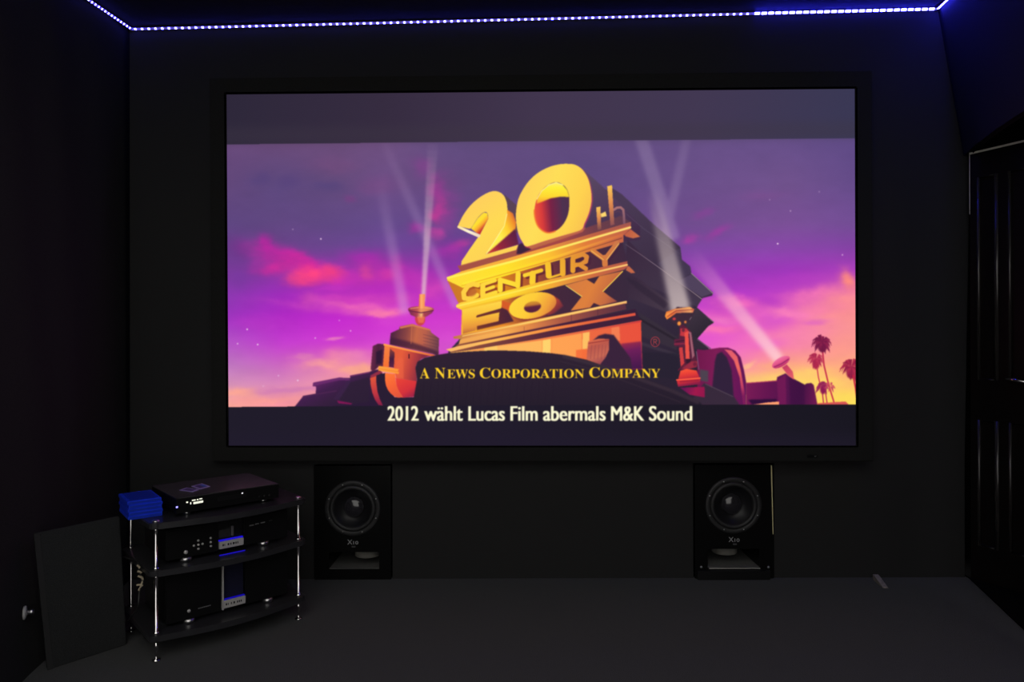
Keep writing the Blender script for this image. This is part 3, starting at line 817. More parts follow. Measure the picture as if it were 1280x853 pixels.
fill([(481.2,466.6),(493.9,467.8),(494.2,475),(495.5,482),(499,490),(503.8,496.8),(498,497.6),(493,496),(488.5,492.6),(484.8,488),(482.4,482.6),(481.3,477)], ((482,470),(500,496),[(0,(255,120,56)),(.5,(246,100,56)),(1,(226,84,60))]), .35)
fill(ellipse(525,399,6.4,8.5), (206,66,76), .5)
fill([(510,387),(542,387),(540,391.5),(533,396),(528,398),(521,397.5),(513,394)], ((510,390),(542,392),[(0,(110,40,80)),(.35,(170,66,80)),(.52,(250,190,120)),(.62,(170,70,80)),(1,(130,50,86))]), .5)
fill(ellipse(526,387,16.2,4.0), ((510,387),(542,387),[(0,(150,50,80)),(.35,(190,86,80)),(.5,(236,150,96)),(.75,(226,130,90)),(1,(170,76,92))]), .4)
stroke([(511,388.6),(526,391.4),(541,388.6)], 1.4, (96,30,66), .4, .8)
stroke([(513,386),(526,384.6),(539,386)], .9, (255,190,130), .4, .7)
fill([(523,386),(524,368),(531,368),(530.6,386)], ((523,376),(531,376),[(0,(226,96,66)),(.4,(255,176,110)),(1,(246,140,80))]), .4)
fill([(521,396),(531,396),(529,404),(523,404)], (240,130,80), .6, .7)
# --- right-hand arch and low buildings
fill([(871,437),(880,438),(899,435),(910,435),(919,438.6),(925.8,447),(930,463.5),(933,480),(932.5,507),(872,507)], ((872,460),(932,460),[(0,(112,26,76)),(.4,(126,30,86)),(1,(96,22,86))]), .5)
fill([(893.5,452),(896,443),(902,440),(908.5,447),(914.5,463.5),(918,507),(888,507)], (50,34,60), .8)
fill([(905,437),(914.5,438.4),(921.5,446),(926.2,465),(931,492),(932,507),(929,507),(924.5,472),(917.5,451.5),(910,442)], ((910,438),(930,495),[(0,(226,92,110)),(.4,(240,104,96)),(.8,(196,66,100)),(1,(126,30,90))]), .5)
fill([(874.5,462),(885.5,464),(885,478),(875,476)], (78,66,80), .8)
fill([(880,479),(918,497),(925,507),(860,507)], (56,42,60), .9)
stroke([(882,480.5),(916,496)], 1.2, (96,80,92), .6, .6)
fill([(932.5,479),(950,477.8),(970.7,476),(971.5,471.6),(982,467),(988,471.7),(1006,481.3),(1007.6,479.8),(1014,479),(1017.2,481.6),(1022,507),(932.5,507)], ((935,485),(1020,495),[(0,(120,28,86)),(.3,(100,22,80)),(.6,(84,22,76)),(.75,(62,18,66)),(1,(110,26,80))]), .5)
fill([(971,476.5),(982,468),(983,507),(973,507)], (112,26,84), .7)
fill([(986,472),(1005,482),(1006,507),(988,507)], (64,18,66), 1.0, .8)
stroke([(933,479.4),(970.7,476.5)], 1.0, (196,70,100), .5, .8)
fill([(935,500),(970,499),(972,503),(940,506)], (48,16,58), .8)
fill([(941,506.2),(958,503.6),(973.7,502.3),(973.8,506.6)], (255,160,112), .35)
fill([(977.5,459.8),(983.5,456),(991,465),(992.6,475),(985,469.6)], ((980,458),(990,474),[(0,(196,60,100)),(1,(230,96,104))]), .4)
disc = ellipse(976.2,453,12.4,5.6,-30)
fill(disc, ((972,446),(980,462),[(0,(246,128,176)),(.4,(230,90,140)),(.7,(196,56,110)),(1,(150,36,96))]), .4)
stroke([(968,459),(977,455),(985.5,449.5)], 1.6, (150,36,100), .5, .8)
# palms
r2 = random.Random(8)
def palm(cx, cy, n, L, col, col2, dr=1.0, seed=1):
    rr = random.Random(seed)
    for k in range(n):
        a = math.radians(-180 + 360 * k / n + rr.uniform(-12, 12))
        l = L * rr.uniform(.75, 1.1)
        ex, ey = cx + l * math.cos(a), cy + l * math.sin(a) * .85
        mx, my = cx + l * .55 * math.cos(a), cy + l * .55 * math.sin(a) * .85 - l * .16
        ey += l * .22 * dr
        w = l * .17
        nx, ny = -math.sin(a) * w, math.cos(a) * w
        fill([(cx, cy), (mx + nx, my + ny), (ex, ey), (mx - nx, my - ny)], col if k % 2 else col2, .45)
        for q in range(3):
            t = .45 + .18 * q
            bx, by = cx + (ex - cx) * t, cy + (ey - cy) * t - l * .08
            stroke([(bx, by), (bx + l * .16 * math.cos(a) , by + l * .3)], .9, col, .4, .9, w2=.4)
stroke([(1028.3,440),(1030,457),(1036,482),(1043,505)], 2.0, ((1028,440),(1043,505),[(0,(196,50,84)),(1,(206,66,76))]), .4)
stroke([(1021.6,462),(1023,472),(1025.5,482)], 1.5, (206,66,84), .4)
stroke([(1028,492),(1029.5,505)], 1.5, (190,56,84), .4); stroke([(1032,492),(1034,505)], 1.4, (190,56,84), .4)
fill(ellipse(1028,432,6,9), (112,26,66), .8)
palm(1027,428,13,14,(118,26,70),(140,34,76), seed=3)
fill(ellipse(1020,455,4.5,7), (176,40,76), .8)
palm(1020,449,11,11,(170,40,78),(190,52,86), seed=5)
fill(ellipse(1029,487,4,6), (140,26,80), .8)
palm(1028,483,9,10,(140,28,84),(160,40,90), seed=7)
palm(1038,483,6,8,(206,76,96),(190,60,96), seed=9)
fill(ellipse(1064,466,6,8), (140,26,66), .9)
palm(1064,459,12,16,(150,32,70),(176,44,76), seed=11)
stroke([(1066.5,470),(1069.5,486),(1071,500)], 2.0, (196,36,66), .5)
fill([(1021.7,504.4),(1057,502.2),(1061,506),(1060,508),(1021.7,508)], (214,84,84), .5)
# --- right foreground searchlight
fill([(846,384),(868,386),(868,391),(862,403),(850,408.6),(838,402),(838,396)], (62,42,58), .6)
fill([(831,395.6),(832.6,390.2),(844,386.2),(862,383.8),(867.8,387),(866,391.2),(845.5,391.6),(838.5,396.6),(833.4,399.8)], ((831,395),(868,386),[(0,(255,150,60)),(.25,(226,110,60)),(.55,(206,120,84)),(.85,(236,160,100)),(1,(206,90,70))]), .4)
stroke([(834,396.5),(845,389),(866,387.4)], .7, (130,50,56), .4, .8); stroke([(833.6,393.5),(845,387),(864,385.5)], .7, (255,206,120), .4, .7)
fill(ellipse(842.6,399,2.0,1.6), (206,60,66), .5)
fill(ellipse(848.8,404.8,2.2,2.6), (250,150,66), .5); fill(ellipse(856.6,403,1.5,1.7), (230,130,70), .5); stroke([(862,400),(864,397)], .8, (150,140,150), .4, .7)
fill([(849,408),(854,406),(859.5,410.5),(864,415.5),(868,441),(871.8,453),(871.6,457),(850,465),(851.6,456),(848.4,436),(849,418)], (88,34,58), .5)
fill([(850.5,411),(858,411),(862,416),(856,421),(850,420)], (196,56,66), .5); fill(ellipse(854,413,2,2.4), (110,40,60), .4)
fill([(842.5,424.6),(855.6,423.6),(856,433),(843,433)], (96,34,62), .5); stroke([(845,427.5),(855,426)], 1.0, (50,26,44), .4); stroke([(843,430.5),(855,430)], 1.2, (150,44,70), .4)
fill([(855.6,416.4),(860.2,414.4),(862,449),(857,449.4)], (236,82,72), .4)
fill([(860.6,414.4),(863.8,416),(868,445),(865,449)], (160,96,112), .4); stroke([(861.2,418),(864.5,447)], .8, (84,30,60), .4)
fill([(848.6,435),(853,434.6),(855.6,457),(851,459.6)], (206,62,66), .4)
fill([(856.8,449),(864,449),(863,454),(858,455)], (52,26,46), .5)
fill([(852,461),(864,452),(872,452),(871,459),(858,463)], (150,44,66), .6); fill(ellipse(868.5,455.5,2.2,2.6), (110,34,60), .5)
stroke([(870.5,440),(873.5,462)], 1.0, (130,110,130), .5, .7)
stroke([(848,463),(856,455)], 1.6, (96,30,56), .5)
fill([(850.5,464),(858,461.5),(870.6,463.5),(874.6,473),(847.6,475)], ((860,462),(862,475),[(0,(250,84,56)),(.5,(226,60,56)),(1,(186,40,60))]), .4)
fill([(845.5,474.6),(875,472.2),(875.2,480.6),(847.5,483.8)], ((846,474),(848,484),[(0,(206,50,56)),(.5,(206,46,58)),(1,(140,30,70))]), .4)
stroke([(845.8,475.4),(875,473)], 1.5, (255,100,70), .4); stroke([(850,477.6),(873,475.6)], .9, (140,30,60), .4)
fill([(850,485),(880.6,483.8),(881,497.2),(862,493.8)], ((855,486),(878,494),[(0,(110,22,84)),(.6,(160,26,76)),(1,(150,24,76))]), .5)
# ® mark
rg = ellipse(818.9,427.6,5.4,6.0)
stroke(rg + rg[:1], .9, (170,58,68), .4)
stroke([(817,431),(817,424.4),(820,424.6),(820.8,426.2),(819.6,427.8),(817,427.9)], .8, (176,66,70), .35)
stroke([(818.8,428),(821,431)], .8, (176,66,70), .35)
# --- black foreground mound
mound = [(521,475),(519,460),(521.5,452.5),(530.6,447.4),(548.7,443.6),(558.5,442),(580,440.2),(605,438.8),(626,438.4),(660,439.5),(690,442),(702,443.6),(733,450),(754,457.6),(790,468),(830,482),(874,502),(880,509),(515,509)]
fill(mound, ((640,438),(640,508),[(0,(50,34,52)),(.3,(46,34,50)),(1,(38,30,44))]), .5)
stroke([(705,446),(740,455),(790,471),(840,489),(872,503)], 4.5, (64,50,62), 1.2, .6)
stroke([(700,452),(740,462),(800,484),(850,503)], 1.2, (60,46,58), .8, .5)
for x in range(530, 700, 9):
    stroke([(x, 478), (x - 2, 506)], .7, (34,24,42), .6, .4)
# --- black bars above and below the picture
def bar(poly, stops, p0, p1):
    fill(poly, (p0, p1, stops), .25)
bar([(270,100),(1090,95),(1090,172.9),(860,175.0),(660,176.6),(480,178.6),(270,180.9)], [(0,(46,40,58)),(.25,(54,44,64)),(.5,(66,54,78)),(.75,(66,56,82)),(1,(58,56,84))], (285,150), (1068,142))
fill([(270,160),(1090,152),(1090,172.4),(860,174.6),(480,178.2),(270,180.4)], (62,54,68), 5, .35)
bar([(270,509.3),(480,507.6),(700,506.6),(1090,505.8),(1090,575),(270,575)], [(0,(32,28,42)),(.4,(34,28,44)),(.75,(30,26,38)),(1,(25,23,33))], (286,520), (1070,520))
fill([(270,545),(1090,545),(1090,575),(270,575)], (34,28,46), 8, .5)
# --- lettering
gold = (255, 208, 44)
MB = lambda s: ''.join(chr(0x1D400 + ord(c) - 65) for c in s)
def caps(words):
    for body, big, x0, x1, base in words:
        word(MB(body), x0, x1, base, MB('H'), 13.0 if big else 11.0, gold, 0.0, .3)
caps([('A', 1, 524.6, 536.6, 473.4), ('N', 1, 543.4, 556.4, 473.3), ('EWS', 0, 558.8, 593.4, 473.2), ('C', 1, 599.5, 612.8, 473.2), ('ORPORATION', 0, 614.0, 730.2, 472.9), ('C', 1, 736.4, 749.8, 472.6), ('OMPANY', 0, 751.2, 825.2, 472.5)])
white = (255, 252, 212)
for body, x0, x1 in [('2012', 484.0, 523.4), ('wählt', 530.0, 578.6), ('Lucas', 585.2, 631.2), ('Film', 637.8, 672.2), ('abermals', 678.6, 757.2), ('M&K', 763.6, 805.4), ('Sound', 811.0, 865.4)]:
    word(body, x0, x1, 526.2, 'H', 18.0, white, 0.72, .38, slope=-.001)
IMG = np.clip(blur1(IMG, 0.42 * S), 0, 1)
IMG += (rng.random(IMG.shape) - .5) * (1.5 / 255)
#PAINT_END
img = bpy.data.images.new('projected_picture', CW, CH, alpha=False)
buf = np.ones((CH, CW, 4), np.float32)
buf[..., :3] = np.clip(IMG, 0, 1)[::-1]
img.pixels.foreach_set(buf.ravel())
img.update()
img.pack()
M_pic = bpy.data.materials.new('projected_picture')
M_pic.use_nodes = True
nt = M_pic.node_tree
nt.nodes.clear()
ti = nt.nodes.new('ShaderNodeTexImage'); ti.image = img; ti.extension = 'EXTEND'
em = nt.nodes.new('ShaderNodeEmission'); ou = nt.nodes.new('ShaderNodeOutputMaterial')
nt.links.new(ti.outputs[0], em.inputs[0]); nt.links.new(em.outputs[0], ou.inputs[0])

# ------------------------------------------------------------------ projection screen
ctr = sum(SC, Vector()) / 4
scr = empty('projection_screen', ctr)
tag(scr, 'large glowing projection screen in a wide black velvet frame on the front wall', 'screen')
nrm = (SC[1] - SC[0]).cross(SC[3] - SC[0]).normalized()      # towards the camera
if nrm.y > 0: nrm = -nrm
me = bpy.data.meshes.new('screen_surface')
me.from_pydata([SC[3] - ctr, SC[2] - ctr, SC[1] - ctr, SC[0] - ctr], [], [(0, 1, 2, 3)])
uv = me.uv_layers.new(name='UVMap')
for i, c in enumerate([(0, 0), (1, 0), (1, 1), (0, 1)]):
    uv.data[i].uv = c
link_mesh('screen_surface', me, M_pic, scr)['label'] = 'glowing picture with a golden monument, white subtitle and dark bars'
OUT = [P(262.8, 98.6, DL), P(1089.0, 89.5, DR), P(1090.6, 577.0, DR), P(266.0, 577.0, DL)]
for k in range(4):
    a, b = SC[k], SC[(k + 1) % 4]
    c, d = OUT[(k + 1) % 4], OUT[k]
    bm = bmesh.new()
    fr = [p - ctr + nrm * 0.012 for p in (a, b, c, d)]
    n_ = len(fr)
    va = [bm.verts.new(p) for p in fr]; vb = [bm.verts.new(p - nrm * 0.05) for p in fr]
    f1 = bm.faces.new(va); bm.faces.new(vb[::-1])
    for i in range(4):
        bm.faces.new((va[i], vb[i], vb[(i + 1) % 4], va[(i + 1) % 4]))
    outer = [e for e in f1.edges if set(e.verts) == {va[2], va[3]} or set(e.verts) == {va[0], va[1]}]
    bmesh.ops.bevel(bm, geom=outer, offset=0.006, segments=3, affect='EDGES')
    fb = obj('frame_bar', bm, M_velvet2, scr)
    # thin dead-black inner lip of each bar
    bm = bmesh.new()
    t = ((d - a).normalized() + (c - b).normalized()).normalized()
    q = [p - ctr + nrm * 0.0125 for p in (a, b, b + t * 0.006, a + t * 0.006)]
    slab(bm, q, nrm * 0.0012)
    obj('frame_lip', bm, M_black_line, fb)
bq = P(1018.5, 570.6, DR - 0.014) - ctr
ang = math.atan2(SC[1].y - SC[0].y, SC[1].x - SC[0].x)
RY = Matrix.Rotation(ang, 4, 'Z')
bd = boxobj('maker_badge', (-0.034, -0.001, -0.005), (0.014, 0.001, 0.005), M_front, scr, 0.0004, M=Matrix.Translation(bq) @ RY)
for dx_, dz_ in ((-.001, .001), (.0045, .0012), (.0015, -.0022)):
    boxobj('badge_mark', (dx_ - .0013, -.0016, dz_ - .0011), (dx_ + .0013, -.001, dz_ + .0011), M_grey_print, bd, 0)

# ------------------------------------------------------------------ lit tape along the ceiling line
def make_strip(path, m_led, led, name, label):
    root = empty(name, path[0])
    tag(root, label, 'led strip', 'blue light tapes along the ceiling line')
    o0 = path[0]
    bmt = bmesh.new()
    me_led = None
    dist = 0.0
    for a, b, inw, tilt, pitch in path[1]:
        d = (b - a); L = d.length; d.normalize()
        side = d.cross(Vector((0, 0, 1))).normalized()
        if side.dot(inw) < 0: side = -side
        n = (side * tilt + Vector((0, 0, -0.9))).normalized()       # faces into the room and down
        up = n.cross(d).normalized()
        c = [a + n * 0.004 + up * 0.005, a + n * 0.004 - up * 0.005, b + n * 0.004 - up * 0.005, b + n * 0.004 + up * 0.005]
        slab(bmt, [p - o0 for p in c], -n * 0.003)
        R = Matrix((d, up, n)).transposed().to_4x4()
        k = int(L / pitch)
        off = (L - k * pitch) / 2
        for i in range(k):
            p = a + d * (off + (i + 0.5) * pitch) + n * 0.004 - o0
            if me_led is None:
                bm = bmesh.new()
                w, h, t = led['size']
                box(bm, (-w / 2, -h / 2, 0), (w / 2, h / 2, t), 0.0008, 1)
                me_led = bpy.data.meshes.new('led'); bm.to_mesh(me_led); bm.free()
            link_mesh('led', me_led, m_led, root, Matrix.Translation(p) @ R @ Matrix.Diagonal((min(1.0, pitch / 0.03) ** 1.5, 1, 1, 1)))
    obj('tape', bmt, M_tape, root)
inset = Vector((0, -0.012, -0.010))
sl0 = left_top(2.3) + Vector((0.012, 0, -0.010))
A0 = TL + Vector((0.012, -0.012, -0.010)); B0 = TR + Vector((-0.012, -0.012, -0.010))
tj = (940 - 163) / (1172 - 163.0)
J = A0.lerp(B0, tj)
sr0 = right_top(2.2) + Vector((-0.012, 0, -0.010))
make_strip((A0, [(sl0, A0, Vector((1, 0, 0)), 1.0, 0.0205), (A0, J, Vector((0, -1, 0)), 1.0, 0.0318)]), G_led, dict(size=(0.0095, 0.0075, 0.0022)), 'led_strip',
           'blue LED tape of separate dots along the ceiling line, left and middle run')
make_strip((J, [(J, B0, Vector((0, -1, 0)), 1.7, 0.0330), (B0, sr0, Vector((-1, 0, 0)), -0.15, 0.0300)]), G_led_bright, dict(size=(0.024, 0.0105, 0.0022)), 'led_strip',
           'brighter blue LED tape of nearly merged dots at the right end of the ceiling line')

# ------------------------------------------------------------------ subwoofers in the wall niches
SUB_LABEL = ['black gloss subwoofer in the front wall behind the equipment rack, left of the two', 'black gloss subwoofer with a yellowish edge line, right of the two in the front wall']
DF = DW - 0.012
for i, s in enumerate(SUBS):
    x0, x1, z1 = s['X0'], s['X1'], s['Z1']
    xc = (x0 + x1) / 2
    z0 = 0.0
    root = empty('subwoofer', (xc, DF, 0))
    tag(root, SUB_LABEL[i], 'subwoofer', 'subwoofers in the front wall')
    W = x1 - x0
    sx0, sx1 = P(s['slot'][0], 700, DF).x - xc, P(s['slot'][1], 700, DF).x - xc
    sz1, sz0 = P(s['cx'], s['slot'][2], DF).z, P(s['cx'], s['slot'][3], DF).z
    dpt = 0.40
    bm = bmesh.new()
    R = 0.1315 if i == 0 else 0.134
    k = R / 0.1315
    c = P(s['cx'], s['cy'], DF)
    ox, oz, ro = c.x - xc, c.z, 0.111 * k
    ring, rect = [], []
    angs = sorted([2 * math.pi * q / 64 for q in range(64)] + [math.atan2(zz - oz, xx2 - ox) % (2 * math.pi) for xx2 in (-W / 2, W / 2) for zz in (sz1, z1)])
    for a in angs:
        ca, sa = math.cos(a), math.sin(a)
        t = min(((W / 2 - ox) / ca if ca > 1e-9 else 1e9), ((-W / 2 - ox) / ca if ca < -1e-9 else 1e9), ((z1 - oz) / sa if sa > 1e-9 else 1e9), ((sz1 - oz) / sa if sa < -1e-9 else 1e9))
        ring.append((ox + ro * ca, oz + ro * sa)); rect.append((ox + t * ca, oz + t * sa))
    va = [bm.verts.new((x, 0, z)) for x, z in ring]; vb = [bm.verts.new((x, 0, z)) for x, z in rect]
    vc = [bm.verts.new((x, 0.02, z)) for x, z in ring]; vd = [bm.verts.new((x, dpt, z)) for x, z in rect]
    n_ = len(va)
    for q in range(n_):
        r_ = (q + 1) % n_
        bm.faces.new((va[q], va[r_], vb[r_], vb[q])); bm.faces.new((va[q], vc[q], vc[r_], va[r_])); bm.faces.new((vb[q], vb[r_], vd[r_], vd[q]))
    bm.faces.new(vd)
    box(bm, (-W / 2, 0, 0.001), (sx0, dpt, sz1), 0.0)
    box(bm, (sx1, 0, 0.001), (W / 2, dpt, sz1), 0.0)
    box(bm, (sx0, 0, 0.001), (sx1, dpt, sz0), 0.0)
    box(bm, (sx0, dpt - 0.02, sz0), (sx1, dpt, sz1), 0.0)
    obj('cabinet', bm, M_gloss, root)
    boxobj('cavity_floor', (sx0 + .001, 0.004, sz0), (sx1 - .001, dpt - 0.021, sz0 + 0.002), M_cavity, root, 0.0)['label'] = 'grey floor of the low front opening'
    # down-firing driver seen through the opening
    bm = bmesh.new()
    cxm = (sx0 + sx1) / 2 + (0.047 if i == 0 else -0.018)
    Mm = Matrix.Translation((cxm, 0.085, sz1))
    lathe(bm, [(0.063, -0.0005), (0.063, -0.010), (0.060, -0.012), (0.060, -0.036), (0.056, -0.040), (0.0, -0.040)], 36, 'Z', Mm)
    obj('magnet', bm, M_magnet, root, True)['label'] = 'dull steel magnet hanging in the low opening'
    # front driver
    Md = Matrix.Translation((c.x - xc, 0, c.z))
    drv = empty('driver'); drv.parent = root; drv.matrix_local = Md
    bm = bmesh.new()
    lathe(bm, [(0.131 * k, -0.0), (0.131 * k, 0.005), (0.127 * k, 0.008), (0.112 * k, 0.008), (0.109 * k, 0.005), (0.109 * k, 0.001)], 56, 'Y', None, False)
    obj('driver_frame', bm, M_rubber, drv, True)
    bm = bmesh.new()
    pr = [(0.109 * k, 0.0035)] + [((0.099 + 0.010 * math.cos(t)) * k, 0.0035 + 0.009 * math.sin(t)) for t in np.linspace(0.2, math.pi, 9)]
    pr += [(0.088 * k, 0.001)]
    lathe(bm, pr, 56, 'Y', None, False)
    obj('surround', bm, M_rubber, drv, True)
    bm = bmesh.new()
    lathe(bm, [(0.0895 * k, 0.0015), (0.080 * k, -0.009), (0.066 * k, -0.021), (0.052 * k, -0.030), (0.030 * k, -0.038), (0.0, -0.040)], 56, 'Y', None, False)
    obj('cone', bm, M_cone, drv, True)
    bm = bmesh.new()
    lathe(bm, [(0.0500 * k, -0.0310), (0.0500 * k, -0.0235), (0.046 * k, -0.0150), (0.038 * k, -0.0080), (0.026 * k, -0.0030), (0.012 * k, -0.0008), (0.0, -0.0003)], 48, 'Y')
    obj('dust_cap', bm, M_cap, drv, True)
    for q in range(8):
        a = math.radians(22.5 + 45 * q)
        bm = bmesh.new()
        lathe(bm, [(0.0035, 0.0), (0.0032, 0.0012), (0.0, 0.0016)], 10, 'Y', Matrix.Translation((0.1195 * k * math.cos(a), -0.0082, 0.1195 * k * math.sin(a))))
        obj('screw', bm, M_chrome_soft, drv, True)
    tt = P(s['text'][0], s['text'][1], DF)
    letters('model_letter', 'X', 0.024, 0.023, M_grey_print, root, Matrix.Translation((tt.x - xc - 0.014, -0.0006, tt.z + 0.002)), 0.012)
    letters('model_number', '10', 0.024, 0.016, M_grey_print, root, Matrix.Translation((tt.x - xc + 0.014, -0.0006, tt.z - 0.001)), 0.012)
    t2 = P(s['text'][0] + 1.0, s['text'][1] + 5.3, DF)
    boxobj('small_mark', (t2.x - xc - .009, -0.0007, t2.z - .0035), (t2.x - xc + .009, -0.0002, t2.z + .0035), mat('faint_print', (0.07, 0.07, 0.075), rough=0.6), root, 0.0)
    if i == 1:
        e0, e1 = P(964.6, 582, DF), P(966.6, 668, DF)
        bm = bmesh.new()
        slab(bm, [(e0.x - xc - .0048, -0.001, e0.z), (e0.x - xc, -0.001, e0.z), (e1.x - xc, -0.001, e1.z), (e1.x - xc - .0036, -0.001, e1.z)], (0, -0.002, 0))
        obj('edge_line', bm, M_yellow_edge, root)['label'] = 'thin yellowish edge line'  # thin yellowish line along the upper right edge
        za = P(916, 710.6, DF).z
        bm = bmesh.new()
        box(bm, (sx0 + .006, -0.004, za - .0016), (sx1 + .002, -0.001, za + .0016), 0.0006)
        obj('sill_strip', bm, M_silver, root)['label'] = 'thin silver strip under the low opening'
        for px in (876.5, 960.5):
            q = P(px, 709.2, DF)
            bm = bmesh.new()
            lathe(bm, [(0.006, 0.0), (0.006, 0.004), (0.0, 0.005)], 12, 'Y', Matrix.Translation((q.x - xc, 0, q.z)))
            obj('bolt', bm, M_chrome_soft, root, True)
        box_lo, box_hi = P(872, 719.6, DF - .02), P(963, 713.6, DF - .02)
        boxobj('plinth', (box_lo.x - xc, -0.022, 0.001), (box_hi.x - xc, -0.0005, box_hi.z), M_satin, root, 0.002)

# ------------------------------------------------------------------ equipment rack
LEG0 = Vector((-1.262, 2.415, 0))
RA = math.atan2(0.676, 0.737)
rack = empty('equipment_rack', LEG0, RA)
tag(rack, 'three-tier equipment rack with dark shelves on slim chrome posts in the left corner', 'rack')
RW, RD = 0.531, 0.335
RM = rack.matrix_world.copy()
def shelf_poly(bow=0.042, ov=0.028):
    pts = []
    def corner(cx, cy, a0, a1, r=0.028):
        for k in range(6):
            a = math.radians(a0 + (a1 - a0) * k / 5)
            pts.append((cx + r * math.cos(a), cy + r * math.sin(a)))
    corner(0, 0, 200, 275)
    for k in range(1, 16):
        t = k / 16
        pts.append((RW * t, -ov * 1.0 - bow * math.sin(math.pi * t)))
    corner(RW, 0, 265, 340)
    corner(RW, RD, 0, 90)
    corner(0, RD, 90, 180)
    return pts
SHELF_Z = [0.097, 0.325, 0.492]
for z in SHELF_Z:
    bm = bmesh.new()
    prism(bm, shelf_poly(), z - 0.022, z, 0.003)
    obj('shelf', bm, M_shelf, rack)
for (u, v) in ((0, 0), (RW, 0), (0, RD), (RW, RD)):
    bm = bmesh.new()
    Mt = Matrix.Translation((u, v, 0))
    prof = [(0.015, 0.001), (0.015, 0.0045), (0.0035, 0.006), (0.0048, 0.020), (0.0070, 0.045), (0.0074, SHELF_Z[0] - 0.0225)]
    lathe(bm, prof, 16, 'Z', Mt)
    obj('foot', bm, M_chrome, rack, True)
    for za, zb in ((SHELF_Z[0], SHELF_Z[1]), (SHELF_Z[1], SHELF_Z[2])):
        bm = bmesh.new()
        lathe(bm, [(0.012, za + 0.0003), (0.012, za + 0.004), (0.0064, za + 0.006), (0.0064, zb - 0.030), (0.0064, zb - 0.0225)], 16, 'Z', Mt)
        obj('post', bm, M_chrome, rack, True)
    bm = bmesh.new()
    lathe(bm, [(0.013, SHELF_Z[2] + 0.0003), (0.013, SHELF_Z[2] + 0.003), (0.009, SHELF_Z[2] + 0.006), (0.0, SHELF_Z[2] + 0.007)], 16, 'Z', Mt)
    obj('cap', bm, M_chrome_soft, rack, True)

def rpt(px, py, v):
    """rack-local (u, z) of the point seen at px, py in the plane at rack depth v"""
    o = Vector((0, 0, EYE)); d = P(px, py, 1.0) - o
    n = RM.to_3x3() @ Vector((0, 1, 0))
    p0 = RM @ Vector((0, v, 0))
    t = (p0 - o).dot(n) / d.dot(n)
    q = RM.inverted() @ (o + d * t)
    return q.x, q.z

def on_rack(name, u, v, z):
    e = empty(name)
    e.matrix_world = RM @ Matrix.Translation((u, v, z))
    return e

def feet(root, pts, z0, z1, r=0.018, m=M_chrome_soft):
    for u, v in pts:
        bm = bmesh.new()
        lathe(bm, [(r * 0.9, z0), (r, z0 + (z1 - z0) * 0.4), (r, z1)], 20, 'Z', Matrix.Translation((u, v, 0)))
        obj('foot', bm, m, root, True)

# disc player on the top shelf
PV = 0.012
pl = on_rack('disc_player', 0.072, PV, SHELF_Z[2] + 0.0005)
tag(pl, 'flat black disc player with a lit display on the top shelf of the rack', 'player')
pw, pd, ph = 0.382, 0.31, 0.066
boxobj('body', (0, 0.006, 0.010), (pw, pd, ph - 0.002), M_front, pl, 0.002)
boxobj('lid', (0, 0.004, ph - 0.002), (pw, pd, ph + 0.001), M_lid, pl, 0.001)['label'] = 'brushed dark metal top'
boxobj('fascia', (-0.001, 0, 0.011), (pw + 0.001, 0.006, ph - 0.001), M_front, pl, 0.0015)
feet(pl, [(0.045, 0.03), (pw - 0.05, 0.03), (0.045, pd - 0.04), (pw - 0.05, pd - 0.04)], 0.0, 0.0105, 0.014)
PI_ = pl.matrix_world.inverted()
def on_front(root, px, py, v):
    u, z = rpt(px, py, v)
    q = root.matrix_world.inverted() @ (RM @ Vector((u, v, z)))
    return q.x, q.z
disp = empty('display'); disp.parent = pl
for (px, py, w, h) in [(233.9, 628.2, .0064, .0050), (238.4, 629.4, .0035, .0075), (242.2, 625.6, .0125, .0042), (247.0, 624.8, .0055, .0042), (251.0, 623.8, .0105, .0036)] + [(242.6 + 1.75 * k, 629.2 - .33 * k, .0045, .0076) for k in range(7)]:
    x, z = on_front(pl, px, py, PV)
    boxobj('digit', (x - w / 2, -0.0008, z - h / 2), (x + w / 2, 0.0, z + h / 2), G_display, disp, 0.0)
x, z = on_front(pl, 221.1, 634.3, PV)
boxobj('power_light', (x - .003, -0.0015, z - .0028), (x + .003, 0.0, z + .0028), G_blue_led, pl, 0.0)['label'] = 'small glowing blue light'
x, z = on_front(pl, 302.8, 616.8, PV)
boxobj('button_light', (x - .0025, -0.0015, z - .0022), (x + .0025, 0.0, z + .0022), G_white_led, pl, 0.0)['label'] = 'small glowing white light'
x0_, z0_ = on_front(pl, 262, 627, PV)
boxobj('disc_tray', (0.145, -0.0012, 0.034), (0.255, 0.0, 0.050), M_satin, pl, 0.0005)
for xx_ in (0.305, 0.325, 0.345):
    bm = bmesh.new(); lathe(bm, [(0.005, 0.0), (0.0045, 0.002), (0.0, 0.0024)], 14, 'Y', Matrix.Translation((xx_, 0, 0.026)))
    obj('button', bm, M_satin, pl, True)

